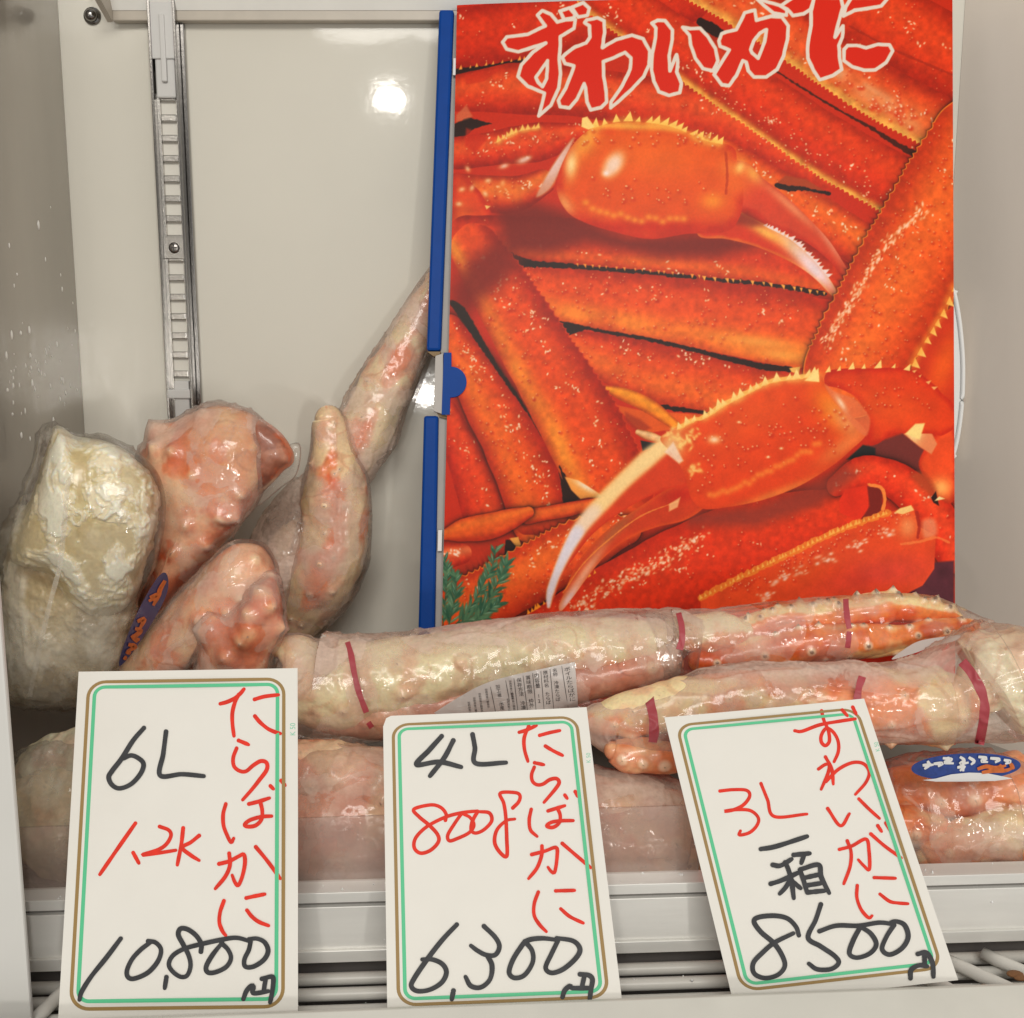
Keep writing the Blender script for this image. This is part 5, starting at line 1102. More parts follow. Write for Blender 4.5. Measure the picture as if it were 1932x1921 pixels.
def crab_blob(parent, outline, centre, y, tf, tb, seed, spines=(), pal=None, cream=.4, lump=.005, name='crab_leg', R=120, Nn=240, p=.6, colf=None):
    V, nn = star_blob(outline, centre, y, tf, tb, seed, R, Nn, p)
    R = V.shape[0]
    d = lump*2*(fbm(V, 22, seed, 2) - .5) + .0007*2*(fbm(V, 110, seed + 3, 2) - .5)
    ringm = np.zeros(V.shape[:2]); halo = np.zeros(V.shape[:2]); tip = np.zeros(V.shape[:2]); base = V.copy()
    for (sx_, sy_, h, w) in spines:
        k3 = rays(sx_, sy_); k3 = k3/np.linalg.norm(k3)
        dd = V[:R//2] - CAM; t = dd @ k3; k = np.linalg.norm(dd - t[..., None]*k3, axis=-1); c = V[:R//2][np.unravel_index(np.argmin(k), k.shape)]
        f = np.clip(1 - np.linalg.norm(base - c, axis=-1)/w, 0, 1); d = d + h*f**1.6; ringm = np.maximum(ringm, sstep(.45, .9, f)); halo = np.maximum(halo, sstep(.3, .9, 1 - np.linalg.norm(base - c, axis=-1)/(w*2.0))); tip = np.maximum(tip, sstep(.92, 1, f))
    V = V + nn*d[..., None]
    m = fbm(base, 34, seed + 11, 4) + (.5 - cream)*.45
    col = mix(pal[0], pal[1], sstep(.44, .60, m)); col = mix(col, pal[2], sstep(.60, .78, m + .25*(fbm(base, 120, seed + 13, 2) - .5)))
    col = mix(col, PINK, .32*sstep(.48, .66, fbm(base, 42, seed + 17, 3))); col = mix(col, pal[2]*1.05, .7*halo); col = mix(col, pal[0]*1.05, .8*ringm); col = mix(col, lin((92, 70, 58)), .8*tip)
    if colf is not None: col = colf(base, col)
    cre = sstep(.90, .97, 1 - np.abs(2*vnoise((base + .008*(fbm(base, 60, seed + 23, 2) - .5)[..., None])*58., seed + 24) - 1))*sstep(.42, .58, fbm(base, 24, seed + 25, 2)); col = mix(col, col*np.array([.62, .48, .40]), .6*cre)
    blo = sstep(.56, .64, fbm(base, 48, seed + 27, 4)); col = mix(col, lin((206, 96, 44)), .55*blo); col = mix(col, lin((240, 214, 178)), .5*sstep(.60, .66, fbm(base, 40, seed + 29, 4)))
    col = np.clip(col*1.18, 0, .92)
    return link(name, grid_mesh(name, V, col.reshape(-1, 3)), M_crab, parent, True), V, nn
class Tgt:
    def __init__(s, objs):
        s.t = []
        for o in objs:
            me = o.data; s.t.append(BVHTree.FromPolygons([v.co.copy() for v in me.vertices], [tuple(p.vertices) for p in me.polygons]))
    def put(s, px, py, lift=0.0006, y=0.7):
        px = np.ravel(px); py = np.ravel(py); d = rays(px, py); d /= np.linalg.norm(d, axis=-1)[:, None]; out = []
        last = None; hit = []
        for k in d:
            b = None
            for t in s.t:
                h = t.ray_cast(Vector(CAM), Vector(k))
                if h[0] is not None and (b is None or h[3] < b): b = h[3]
            hit.append(b)
        good = [h for h in hit if h is not None]; med = np.median(good) if good else y
        for h, k in zip(hit, d):
            h = med if h is None else h; out.append(CAM + k*(h - lift))
        return np.array(out)
def band(parent, tgt, pts, w, name='red_band', m=None, nseg=60, across=7, lift=0.0003):
    q = smooth_path([p[:2] for p in pts], nseg); T_ = np.gradient(q, axis=0); T_ /= np.hypot(*T_.T)[:, None]; Nr = np.stack([-T_[:, 1], T_[:, 0]], -1)
    k = np.linspace(-.5, .5, across); wv = w*(0.85 + .3*vnoise(np.stack([q[:, 0]*.05, q[:, 1]*.05, 0*q[:, 0]], -1), 3))
    G = q[:, None] + Nr[:, None]*(wv[:, None]*k[None])[..., None]
    V = tgt.put(G[..., 0], G[..., 1], lift); i = np.arange(nseg - 1)[:, None]*across + np.arange(across - 1)[None]
    return link(name, mesh_np(name, V, np.stack([i, i + 1, i + across + 1, i + across], -1)), m or M_band, parent, True)
def patch(parent, tgt, outline, name, m, lift=0.0009, rings=10, put=None):
    P = np.asarray(outline, float)[:, :2]; c = P.mean(0); s = np.linspace(0, 1, rings + 1)[1:]
    G = c + (P - c)[None]*s[:, None, None]; V = np.vstack([[c], G.reshape(-1, 2)]); n = len(P)
    W_ = tgt.put(V[:, 0], V[:, 1], lift) if put is None else put(V[:, 0], V[:, 1])
    j = np.arange(n); T_ = np.stack([np.zeros(n, int), 1 + (j+1) % n, 1 + j], -1); i = np.arange(rings - 1)[:, None]*n
    Q_ = np.stack([1 + i + j, 1 + i + (j+1) % n, 1 + i + n + (j+1) % n, 1 + i + n + j], -1)
    return link(name, mesh_np(name, W_, Q_, T_), m, parent, True)
def decal_strokes(parent, tgt, strokes, wd, name, m, lift=0.0014, put=None):
    VV, QQ = [], []; base = 0
    for si, st in enumerate(strokes):
        n = max(6, int(sum(math.dist(a[:2], b[:2]) for a, b in zip(st, st[1:]))/2.5)); q = smooth_path([p[:2] for p in st], n)
        T_ = np.gradient(q, axis=0); T_ /= np.maximum(np.hypot(*T_.T), 1e-6)[:, None]; Nr = np.stack([-T_[:, 1], T_[:, 0]], -1)
        s = np.linspace(0, 1, n); w = wd*(.55 + .45*np.sin(np.pi*np.clip(s*.9 + .12, 0, 1)))[:, None]
        G = np.stack([q - Nr*w*.5, q, q + Nr*w*.5], 1)
        V = (tgt.put(G[..., 0], G[..., 1], lift + si*3e-5) if put is None else put(G[..., 0].ravel(), G[..., 1].ravel(), lift + si*3e-5))
        i = np.arange(n - 1)[:, None]*3 + np.arange(2)[None]; VV.append(V); QQ.append(np.stack([i, i+1, i+4, i+3], -1).reshape(-1, 4) + base); base += len(V)
    return link(name, mesh_np(name, np.vstack(VV), np.vstack(QQ)), m, parent, True)
M_navy = simple('navy sticker print', (0.03, 0.045, 0.15), 0.3, coat=.3)
M_blueprint = simple('blue sticker print', (0.02, 0.055, 0.26), 0.3, coat=.3, var=.3, vscale=300)
M_whiteprint = simple('white sticker print', (0.70, 0.69, 0.68), 0.4)
M_orangeprint = simple('orange sticker print', (0.62, 0.15, 0.03), 0.4, var=.3, vscale=300)
M_label = simple('white product label', (0.60, 0.545, 0.51), 0.35, coat=.3)
M_blacktext = simple('black label print', (0.06, 0.05, 0.05), 0.5)

# ---- A: big shoulder bag at the left
bagA = thing('crab_bag', 'large clear bag with a white chunk of crab shoulder meat and an oval blue sticker', 'bagged crab', tuple(at(170, 1400, .71)), 'bags of frozen crab')
oW = f4([(240, 200), (335, 250), (450, 262), (570, 312), (690, 430), (705, 600), (650, 820), (570, 985), (430, 1050), (300, 985), (200, 870), (60, 815), (35, 740), (60, 650), (150, 450), (196, 300)])
cW = f4([(380, 640)])[0]
V, nn = star_blob(oW, cW, .715, .036, .045, 31, R=130, Nn=260, p=.48)
wv_ = V + .020*np.stack([fbm(V, 80, 42, 3) - .5, fbm(V, 80, 43, 3) - .5, fbm(V, 80, 44, 3) - .5], -1)
h = fbm(wv_, 50, 41, 4, .55); f1 = sstep(.41, .425, h); f2 = sstep(.465, .48, h); f3 = sstep(.535, .55, h)
seam = at(*f4([(292, 640)])[0], .69)[0]
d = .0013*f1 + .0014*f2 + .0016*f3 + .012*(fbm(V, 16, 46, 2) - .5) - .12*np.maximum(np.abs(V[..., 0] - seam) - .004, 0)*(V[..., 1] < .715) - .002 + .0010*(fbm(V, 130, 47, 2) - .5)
vd_ = CAM - V; vd_ /= np.linalg.norm(vd_, axis=-1)[..., None]
V = V + (nn*.5 + vd_*.5*np.sign(np.sum(nn*vd_, -1))[..., None])*d[..., None]
col = mix(lin((212, 198, 150)), lin((228, 216, 178)), f1); col = mix(col, lin((232, 222, 190)), f2); col = mix(col, lin((242, 236, 214)), f3)
rim = sum(np.exp(-((h - q)/.006)**2) for q in (.425, .48, .55)); col = mix(col, lin((250, 247, 234)), .7*np.clip(rim, 0, 1))
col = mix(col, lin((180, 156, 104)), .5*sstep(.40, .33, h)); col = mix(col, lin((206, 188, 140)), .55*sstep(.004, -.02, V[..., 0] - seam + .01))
col = np.clip(col*1.1, 0, .92)
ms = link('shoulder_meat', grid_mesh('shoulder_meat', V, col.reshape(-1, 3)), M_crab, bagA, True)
V, nn = star_blob(f4([(100, 560), (300, 620), (560, 800), (610, 960), (565, 1130), (515, 1280), (430, 1425), (55, 1425), (20, 1250), (4, 1000), (20, 760)]), f4([(290, 1060)])[0], .742, .034, .04, 33, R=100, Nn=220)
h = fbm(V, 55, 61, 4); V = V + nn*(.010*(h - .5) + .003*(fbm(V, 240, 64, 3) - .5))[..., None]
col = mix(lin((196, 178, 138)), lin((236, 228, 204)), sstep(.38, .62, h + .2*(fbm(V, 200, 66, 2) - .5))); col = mix(col, lin((150, 128, 92)), .7*sstep(.58, .72, fbm(V, 34, 68, 3)))
link('frosted_meat', grid_mesh('frosted_meat', V, col.reshape(-1, 3)), M_crab, bagA, True)
oA2 = f4([(470, 1330), (560, 1120), (600, 860), (640, 640), (625, 480), (606, 345), (660, 255), (712, 212), (800, 165), (900, 122), (985, 110), (1070, 132), (1130, 165), (1150, 250), (1170, 330), (1165, 430), (1120, 540), (1040, 640), (960, 740), (860, 860), (760, 970), (680, 1090), (600, 1220), (530, 1340)])
_, VA2, nA2 = crab_blob(bagA, oA2, f4([(830, 600)])[0], .785, .042, .05, 71, spines=[(*q, h, w) for q, h, w in zip(f4([(700, 225), (765, 320), (1015, 585), (1050, 505), (960, 600), (820, 640), (690, 300), (900, 160), (1100, 300), (850, 420), (760, 760), (900, 720)]), (.010, .007, .009, .006, .005, .004, .007, .004, .004, .003, .004, .004), (.016, .010, .013, .010, .009, .009, .012, .011, .010, .010, .010, .010))],
    pal=(lin((228, 184, 138)), lin((222, 128, 70)), lin((206, 88, 36))), cream=.34, lump=.0035,
    colf=lambda B, c: mix(c, lin((206, 158, 84)), .6*sstep(.055, .0, np.linalg.norm(B - at(*f4([(1000, 260)])[0], .75), axis=-1))))
crab_blob(bagA, f4([(1100, 160), (1180, 190), (1250, 255), (1290, 350), (1240, 405), (1190, 470), (1130, 520), (1080, 480), (1070, 300)]), f4([(1160, 330)])[0], .785, .030, .03, 73, pal=(lin((176, 124, 100)), lin((140, 86, 66)), lin((104, 58, 46))), cream=.4, lump=.004, name='leg_tip', R=70, Nn=140)
hzA = np.clip(.20 + .34*2*(fbm(VA2, 36, 78, 4) - .45), .03, .7)
def crinkle(V, sd, k=(95., 40., 40.)):
    w_ = V + .012*(fbm(V, 28, sd, 2) - .5)[..., None]
    a_ = np.clip(1 - np.abs(2*vnoise(w_*np.array(k), sd + 1) - 1), 0, 1)**8; b_ = np.clip(1 - np.abs(2*vnoise(w_*np.array((k[1], k[1], k[0])) + 3, sd + 2) - 1), 0, 1)**8
    return .0018*a_*sstep(.45, .58, fbm(V, 18, sd + 3, 2)) + .0015*b_*sstep(.5, .6, fbm(V, 20, sd + 4, 2))
VW = VA2 + nA2*(.0022 + .0018*(ridged(VA2, 40, 76, 2) - .4) + crinkle(VA2, 176))[..., None]
wA = link('plastic_wrap', grid_mesh('plastic_wrap', VW, attrs={'haze': hzA}), M_film, bagA, True)
oF_ = f4([(1180, 420), (1250, 300), (1312, 276), (1322, 330), (1300, 420), (1240, 470), (1120, 560)])
fin = [at(a, b, .790) for a, b in oF_]
V_, n_ = star_blob(oF_, f4([(1230, 410)])[0], .790, .004, .004, 77, R=30, Nn=80)
link('bag_corner', grid_mesh('bag_corner', V_, attrs={'haze': np.full(V_.shape[:2], .22)}), M_clearbag, bagA, True)
oB = f4([(238, 190), (340, 238), (460, 250), (600, 318), (705, 430), (725, 600), (690, 800), (640, 900), (560, 1080), (525, 1270), (420, 1420), (60, 1425), (20, 1300), (0, 1000), (-6, 700), (110, 440), (170, 230)])
V, nn = star_blob(oB, f4([(340, 780)])[0], .718, .058, .055, 35, R=120, Nn=260, p=.5)
cz = np.clip(1 - np.abs(2*vnoise((V + .01*(fbm(V, 30, 86, 2) - .5)[..., None])*np.array([95., 60., 22.]), 87) - 1), 0, 1)**8
V = V + nn*(.0025*(ridged(V, 30, 81, 2) - .55) + .006*(fbm(V, 15, 83, 2) - .5) + .0026*cz*sstep(.42, .55, fbm(V, 14, 88, 2)))[..., None]
hz = np.clip(.06 + .22*(fbm(V, 34, 85, 4) - .45)*2 + .25*sstep(.16, .10, V[..., 2]), .02, .7)
wA1 = link('plastic_bag', grid_mesh('plastic_bag', V, attrs={'haze': hz}), M_clearbag, bagA, True)
tA = Tgt([wA, wA1])
# fold seam running down the front of the bag, oval sticker on its right flank
M_seam = film_mat('bag seam', (0.66, 0.62, 0.52), wr=.3, scale=120., hz=1.0); 
sm_ = band(bagA, tA, f4([(300, 440), (285, 600), (265, 800), (215, 1000), (170, 1200), (130, 1390)]), 9, 'bag_seam', M_clearbag, lift=.0022)
a = sm_.data.attributes.new('haze', 'FLOAT', 'POINT'); a.data.foreach_set('value', np.full(len(sm_.data.vertices), .35, np.float32))
el = lambda cx, cy, rx, ry, ang, n=48: [(cx + rx*math.cos(t)*math.cos(ang) - ry*math.sin(t)*math.sin(ang), cy + rx*math.cos(t)*math.sin(ang) + ry*math.sin(t)*math.cos(ang)) for t in np.linspace(0, 2*math.pi, n, endpoint=False)]
stk = f4([(722, 845), (738, 870), (735, 930), (700, 1010), (640, 1110), (580, 1200), (530, 1255), (522, 1240), (545, 1160), (590, 1050), (640, 950), (690, 870)])
pA_, nA_ = plane3(at(*f4([(640, 1040)])[0], .672), at(*f4([(740, 850)])[0], .690), at(*f4([(740, 1040)])[0], .700))
stA = patch(bagA, None, curve(stk, 90), 'sticker', M_navy, put=lambda x, y: on_plane(x, y, pA_, nA_))
decal_strokes(stA, None, [f4(s) for s in ([(722, 880), (700, 920), (690, 950), (650, 970)], [(655, 955), (690, 945), (670, 990)], [(600, 1060), (630, 1050), (612, 1090)], [(590, 1090), (615, 1100), (585, 1130), (610, 1140)], [(575, 1120), (600, 1150)], [(560, 1160), (590, 1170), (555, 1190)], [(550, 1190), (570, 1200)], [(540, 1215), (552, 1225)])], 9, 'brush_lettering', M_orangeprint,
              put=lambda x, y, l: on_plane(x, y, pA_, nA_) + nA_*l, lift=.0005)

# ---- B: knuckle bag in front of it
bagB = thing('crab_bag', 'bagged crab leg with a bent orange knuckle behind the 10,800 yen card', 'bagged crab', tuple(at(400, 1330, .68)), 'bags of frozen crab')
oB1 = f4([(520, 1300), (640, 1130), (740, 1010), (850, 890), (930, 800), (1000, 738), (1065, 716), (1140, 732), (1190, 790), (1215, 880), (1180, 990), (1100, 1060), (980, 1120), (860, 1220), (780, 1330), (620, 1400)])
oB2 = f4([(850, 1340), (860, 1180), (900, 1090), (985, 1035), (1060, 960), (1130, 890), (1200, 850), (1232, 940), (1245, 1040), (1225, 1130), (1180, 1210), (1150, 1300), (1060, 1400), (900, 1400)])
palB = (lin((232, 184, 136)), lin((226, 132, 76)), lin((212, 94, 40)))
def spl(pts, h=.006, w=.010): return [(*q, h, w) for q in f4(pts)]
_, VB1, nB1 = crab_blob(bagB, oB1, f4([(900, 1080)])[0], .712, .036, .04, 91, spl([(1060, 960), (1120, 800), (880, 1060), (1000, 1020), (1180, 870)], .005), palB, cream=.46, lump=.003)
_, VB2, nB2 = crab_blob(bagB, oB2, f4([(1060, 1180)])[0], .700, .038, .04, 93, spl([(1075, 948), (1100, 1030), (1180, 1000), (1210, 1080), (1100, 1110), (1068, 1142), (960, 1080), (920, 1120), (1000, 1210), (1150, 940)], .0075, .012), palB, cream=.38, lump=.003)
for V_, n_, sd in ((VB1, nB1, 95), (VB2, nB2, 97)):
    hz_ = np.clip(.18 + .34*2*(fbm(V_, 36, sd, 4) - .45), .03, .7)
    V_ = V_ + n_*(.0024 + .0022*(ridged(V_, 38, sd, 2) - .4) + crinkle(V_, sd + 100))[..., None]
    link('plastic_wrap', grid_mesh('plastic_wrap', V_, attrs={'haze': hz_}), M_film, bagB, True)

# ---- C: leg standing against the wall
bagC = thing('crab_bag', 'slender bagged crab leg standing upright against the back wall beside the carton', 'bagged crab', tuple(at(560, 1200, .84)), 'bags of frozen crab')
pC1 = [(858, 470, 16, .902), (836, 515, 26, .900), (808, 570, 36, .897), (770, 645, 45, .893), (727, 728, 54, .889), (697, 795, 60, .885), (668, 850, 58, .882), (648, 900, 48, .880), (632, 940, 36, .878)]
crab_leg(bagC, [(p[0], p[1], p[2]*.84, p[3]) for p in pC1], .885, 101, rows=[(90, 7, .0022, .006), (30, 6, .002, .006)], cream=.46, lump=.0035, pal=(lin((236, 208, 168)), lin((216, 158, 124)), lin((222, 120, 64))), bias=lambda u, s: .16*np.cos(s*5))
pC2 = F4([(1430, 112, 46), (1446, 180, 70), (1455, 260, 86), (1464, 340, 106), (1470, 420, 130), (1472, 520, 146), (1470, 640, 150), (1450, 760, 156), (1408, 880, 152), (1350, 990, 128), (1290, 1080, 100), (1240, 1160, 70)])
crab_leg(bagC, [(p[0], p[1], p[2]*.97) for p in pC2], .862, 103, rows=[(12, 7, .003, .006), (-14, 6, .003, .005), (60, 4, .003, .006)], cream=.50, lump=.0035, R=200,
         pal=(lin((236, 200, 156)), lin((228, 138, 86)), lin((220, 102, 46))), bias=lambda u, s: -.08 + .16*np.cos(s*5))
pC3 = F4([(1330, 620, 60), (1260, 740, 90), (1210, 870, 100), (1180, 1000, 90), (1160, 1130, 80)])
crab_leg(bagC, [(p[0], p[1], p[2]*.85) for p in pC3], .872, 105, rows=[(10, 5, .003, .006)], cream=.5, pal=(lin((206, 180, 144)), lin((204, 140, 98)), lin((196, 100, 56))))
wrap(bagC, [(p[0], p[1], p[2]*1.0 + 1, p[3]) for p in pC1], .885, 107, haze=.26, hvar=.3, wrk=.0012)
wrap(bagC, [(p[0], p[1], p[2]*1.05 + 1) for p in pC2], .862, 108, haze=.20, hvar=.34, wrk=.0010)
wrap(bagC, F4([(1400, 400, 60), (1350, 520, 110), (1290, 660, 150), (1240, 800, 165), (1200, 940, 155), (1180, 1100, 120)]), .870, 109, haze=.42, hvar=.25, wrk=.0014)

# ---- D: long bag lying on top
bagD = thing('crab_bag', 'long shrink wrapped white crab leg and claw lying on top, printed label on its side', 'bagged crab', tuple(at(1100, 1400, .69)), 'bags of frozen crab')
pD1 = F5([(52, 316, 26), (110, 318, 62), (170, 350, 110), (240, 450, 190), (320, 480, 215), (450, 480, 208), (700, 440, 188), (950, 385, 168), (1200, 330, 148), (1450, 295, 132), (1650, 280, 108), (1780, 270, 92), (1930, 250, 80)]) + F6([(300, 240, 84), (420, 242, 92), (560, 232, 92), (650, 235, 60), (700, 225, 30)])
def biasD(u, s): return -.20*sstep(.55, .3, u) + .16*sstep(.5, .7, u)*s + .10*sstep(.3, .5, u)*s
crab_leg(bagD, [(p[0], p[1], p[2]*.95) for p in pD1], .695, 111, rows=[(78, 6, .0025, .007), (30, 5, .004, .010), (-15, 5, .003, .009)], cream=.86, lump=.0035, R=340, Nn=120, pal=(lin((232, 216, 176)), lin((222, 146, 96)), lin((208, 100, 50))), bias=biasD)
crab_leg(bagD, F5([(250, 620, 70), (500, 620, 110), (900, 575, 110), (1300, 500, 100), (1700, 420, 80), (1950, 370, 50)]), .690, 112, rows=[(10, 4, .002, .007)], cream=.5, lump=.003, R=200, pal=(lin((206, 160, 132)), lin((190, 120, 94)), lin((176, 92, 64))))
pD2 = F6([(600, 235, 60), (700, 225, 74), (800, 195, 78), (950, 172, 76), (1120, 150, 74), (1300, 128, 72), (1345, 128, 62), (1400, 128, 64), (1480, 138, 58), (1560, 152, 48), (1620, 172, 34), (1652, 196, 12)])
crab_leg(bagD, pD2, .705, 113, rows=[(-48, 14, .0042, .0052), (-60, 12, .0038, .005), (60, 7, .0022, .005)], cream=.34, lump=.002, name='claw', R=220, pal=(lin((238, 204, 150)), lin((226, 130, 56)), lin((206, 86, 28))), bias=lambda u, s: .28*sstep(-.5, .2, s) - .30*sstep(-.3, -.75, s))
pD3 = F6([(400, 360, 50), (520, 372, 66), (650, 345, 74), (800, 320, 78), (950, 292, 82), (1120, 280, 82), (1260, 276, 76), (1380, 268, 66), (1500, 236, 56), (1600, 222, 48), (1700, 216, 40), (1732, 200, 14)])
crab_leg(bagD, pD3, .692, 115, rows=[(-60, 12, .0034, .005), (60, 8, .002, .005), (10, 6, .002, .005)], cream=.30, lump=.002, name='claw', R=220, pal=(lin((234, 192, 130)), lin((222, 124, 54)), lin((196, 82, 30))), bias=lambda u, s: .2*sstep(.9, .3, np.abs(s)))
pDw = F5([(40, 312, 18), (100, 316, 78), (160, 370, 150), (240, 485, 245), (330, 500, 256), (450, 498, 250), (700, 480, 243), (1000, 432, 236), (1400, 378, 226), (1700, 340, 200), (1930, 305, 165)]) + F6([(300, 292, 158), (500, 286, 148), (800, 258, 152), (1100, 222, 152), (1350, 190, 128), (1520, 172, 96), (1640, 186, 60), (1730, 198, 34), (1800, 196, 10)])
wD = wrap(bagD, pDw, .695, 117, haze=.10, hvar=.30, wrk=.0012, R=420, Nn=150, bulge=.001, hfun=lambda u, s: .30*sstep(-.1, -.75, s)*(1 - .8*sstep(.5, .62, u)) + .26*sstep(.75, .98, s)*sstep(.1, .25, u)*(1 - .7*sstep(.6, .7, u)) - .06*sstep(.6, .7, u))
tD = Tgt([wD])
band(bagD, tD, f5([(402, 285), (418, 340), (432, 420), (450, 500), (470, 560), (490, 610)]), 11); band(bagD, tD, f5([(498, 655), (515, 680)]), 10)
band(bagD, tD, f6([(358, 150), (372, 210), (374, 270), (362, 318)]), 12); band(bagD, tD, f6([(1120, 86), (1122, 130), (1128, 180), (1136, 222)]), 11); band(bagD, tD, f6([(1136, 235), (1132, 280), (1128, 310)]), 9)
M_flap = film_mat('film window edge', (0.62, 0.48, 0.44), wr=.2, scale=60.)
lab = f5([(800, 612), (880, 560), (1000, 492), (1100, 455), (1200, 430), (1320, 404), (1436, 380), (1448, 388), (1456, 480), (1462, 585), (1440, 600), (1300, 640), (1100, 660), (900, 650)])
lb = patch(bagD, tD, [tuple(p) for p in smooth_path(lab + lab[:1], 120)[:-1]], 'product_label', M_label, lift=.0012, rings=16)
def cols(c0, c1, txt, size, gap=0.96):
    """a column of characters written down the label from c0 to c1 (tracing sheet units)"""
    (x0, y0), (x1, y1) = f5([c0, c1]); d = np.array([x1 - x0, y1 - y0]); n = len(txt); L_ = np.hypot(*d); d /= L_; step = L_/max(n, 1)
    right = np.array([-d[1], d[0]])*-1
    me_v = []
    text_on('label_text', '\n'.join(txt), ((x0 + x1)/2, (y0 + y1)/2), right*size, -d*step/1.0*1.0 if False else -d*step, lambda a, b: tD.put(a, b, .0017), M_blacktext, lb)
cols((1412, 402), (1440, 560), 'ボイルたらばがに', 13)
cols((1356, 408), (1372, 560), '名称 冷凍たらば', 10)
cols((1312, 418), (1328, 575), '原材料名 たらば', 10)
cols((1272, 430), (1286, 570), '内容量 12', 10)
cols((1232, 440), (1252, 590), '賞味期限 枠外', 10)
cols((1190, 452), (1214, 600), '保存方法 冷凍', 10)
cols((1092, 482), (1116, 600), '加工者 水産', 9)
for k, (x, y) in enumerate(((1150, 462), (1160, 520), (1040, 500), (1010, 520), (985, 540), (960, 560), (1140, 545))):
    cols((x, y), (x + 12, y + 90), '加熱用魚介類表示等'[:8], 5.2)
decal_strokes(lb, tD, [f5(s) for s in ([(1388, 396), (1418, 590)], [(1334, 408), (1352, 604)], [(1292, 420), (1308, 612)], [(1254, 428), (1272, 622)], [(1210, 440), (1234, 630)], [(1168, 452), (1190, 634)], [(1130, 462), (1148, 560)], [(1060, 492), (1084, 610)])], 1.1, 'rule', M_blacktext, lift=.0016)

# ---- E: second long bag
bagE = thing('crab_bag', 'bagged orange and white crab legs with red bands lying behind the tilted 8500 yen card', 'bagged crab', tuple(at(1560, 1400, .65)), 'bags of frozen crab')
pE1 = F6([(-80, 640, 40), (0, 640, 72), (100, 620, 96), (230, 600, 108), (400, 560, 112), (600, 535, 118), (800, 530, 125), (1000, 540, 135), (1200, 560, 160), (1350, 580, 168), (1500, 570, 176), (1650, 555, 178), (1720, 540, 140)])
def biasE(u, s):
    return .10*s + .2*np.exp(-((u - .62)/.12)**2) - .45*np.exp(-((u - .895)/.05)**2) - .15*sstep(.2, .0, u)
crab_leg(bagE, pE1, .650, 121, rows=[(80, 7, .0045, .008), (30, 6, .0018, .006), (-10, 4, .0015, .006)], cream=.50, lump=.003, R=300, Nn=120, pal=(lin((232, 204, 156)), lin((226, 140, 86)), lin((214, 106, 50))), bias=biasE)
crab_leg(bagE, F6([(20, 760, 40), (110, 790, 74), (200, 800, 80), (290, 810, 74), (420, 800, 60)]), .635, 122, rows=[(30, 4, .002, .007)], cream=.42, lump=.005, pal=(lin((212, 160, 118)), lin((202, 112, 66)), lin((168, 74, 40))))
pE2 = F6([(1660, 560, 110), (1730, 520, 205), (1840, 460, 250), (1960, 420, 262), (2080, 400, 262)])
crab_leg(bagE, pE2, .655, 123, cream=.98, lump=.007, ridge=.004, name='shoulder_meat', R=120, Nn=140, pal=(lin((232, 220, 186)), lin((214, 194, 146)), lin((180, 156, 104))))
pEw = F6([(-120, 640, 20), (-40, 650, 84), (60, 665, 130), (180, 668, 160), (330, 640, 170), (500, 570, 160), (700, 540, 160), (900, 540, 162), (1100, 545, 172), (1300, 560, 184), (1500, 545, 205), (1650, 505, 240), (1780, 470, 275), (1930, 430, 280), (2080, 400, 280)])
wE = wrap(bagE, pEw, .650, 125, haze=.15, hvar=.32, wrk=.0014, R=380, Nn=150, bulge=.001, hfun=lambda u, s: (.30*sstep(.55, .95, s) + .30*sstep(-.3, -.85, s))*(1 - .8*sstep(.75, .9, u)) - .1*sstep(.75, .9, u))
tE = Tgt([wE])
band(bagE, tE, f6([(214, 506), (228, 560), (242, 620), (246, 690), (240, 740)]), 17); band(bagE, tE, f6([(1196, 440), (1180, 490), (1172, 545)]), 14); band(bagE, tE, f6([(1650, 372), (1690, 420), (1730, 490), (1752, 560), (1748, 640), (1728, 750)]), 18)
pl0, pln = plane3(at(*f6([(1340, 360)])[0], .668), at(*f6([(1620, 250)])[0], .668), at(*f6([(1450, 390)])[0], .655))
patch(bagE, None, curve(f6([(1330, 362), (1380, 320), (1450, 280), (1540, 262), (1640, 252), (1620, 276), (1530, 300), (1420, 338)]), 80), 'paper_slip', simple('white paper slip', (.62, .58, .55), .5), put=lambda x, y: on_plane(x, y, pl0, pln))

# ---- F: bag in the middle of the lower layer, behind the guard
bagF = thing('crab_bag', 'flat hazy pink bag of crab legs in the lower layer behind the clear guard', 'bagged crab', tuple(at(930, 1690, .63)), 'bags of frozen crab')
for sd, pth, yy in ((131, [(430, 1560, 70), (560, 1560, 92), (700, 1590, 96), (860, 1600, 90), (1000, 1600, 88), (1200, 1590, 84), (1340, 1590, 60)], .628),
                    (133, [(440, 1470, 50), (560, 1460, 62), (720, 1480, 66), (900, 1500, 66), (1100, 1520, 60), (1330, 1540, 40)], .640)):
    crab_leg(bagF, pth, yy, sd, rows=[(20, 5, .0025, .009), (60, 4, .0025, .009)], cream=.42, lump=.005, R=220, pal=(lin((228, 190, 154)), lin((222, 146, 110)), lin((206, 110, 70))))
wrap(bagF, [(420, 1550, 60), (500, 1545, 120), (620, 1545, 136), (760, 1552, 132), (950, 1560, 120), (1150, 1566, 112), (1280, 1580, 96), (1345, 1600, 50)], .632, 135, haze=.26, hvar=.28, wrk=.0022, R=300, bulge=.003)
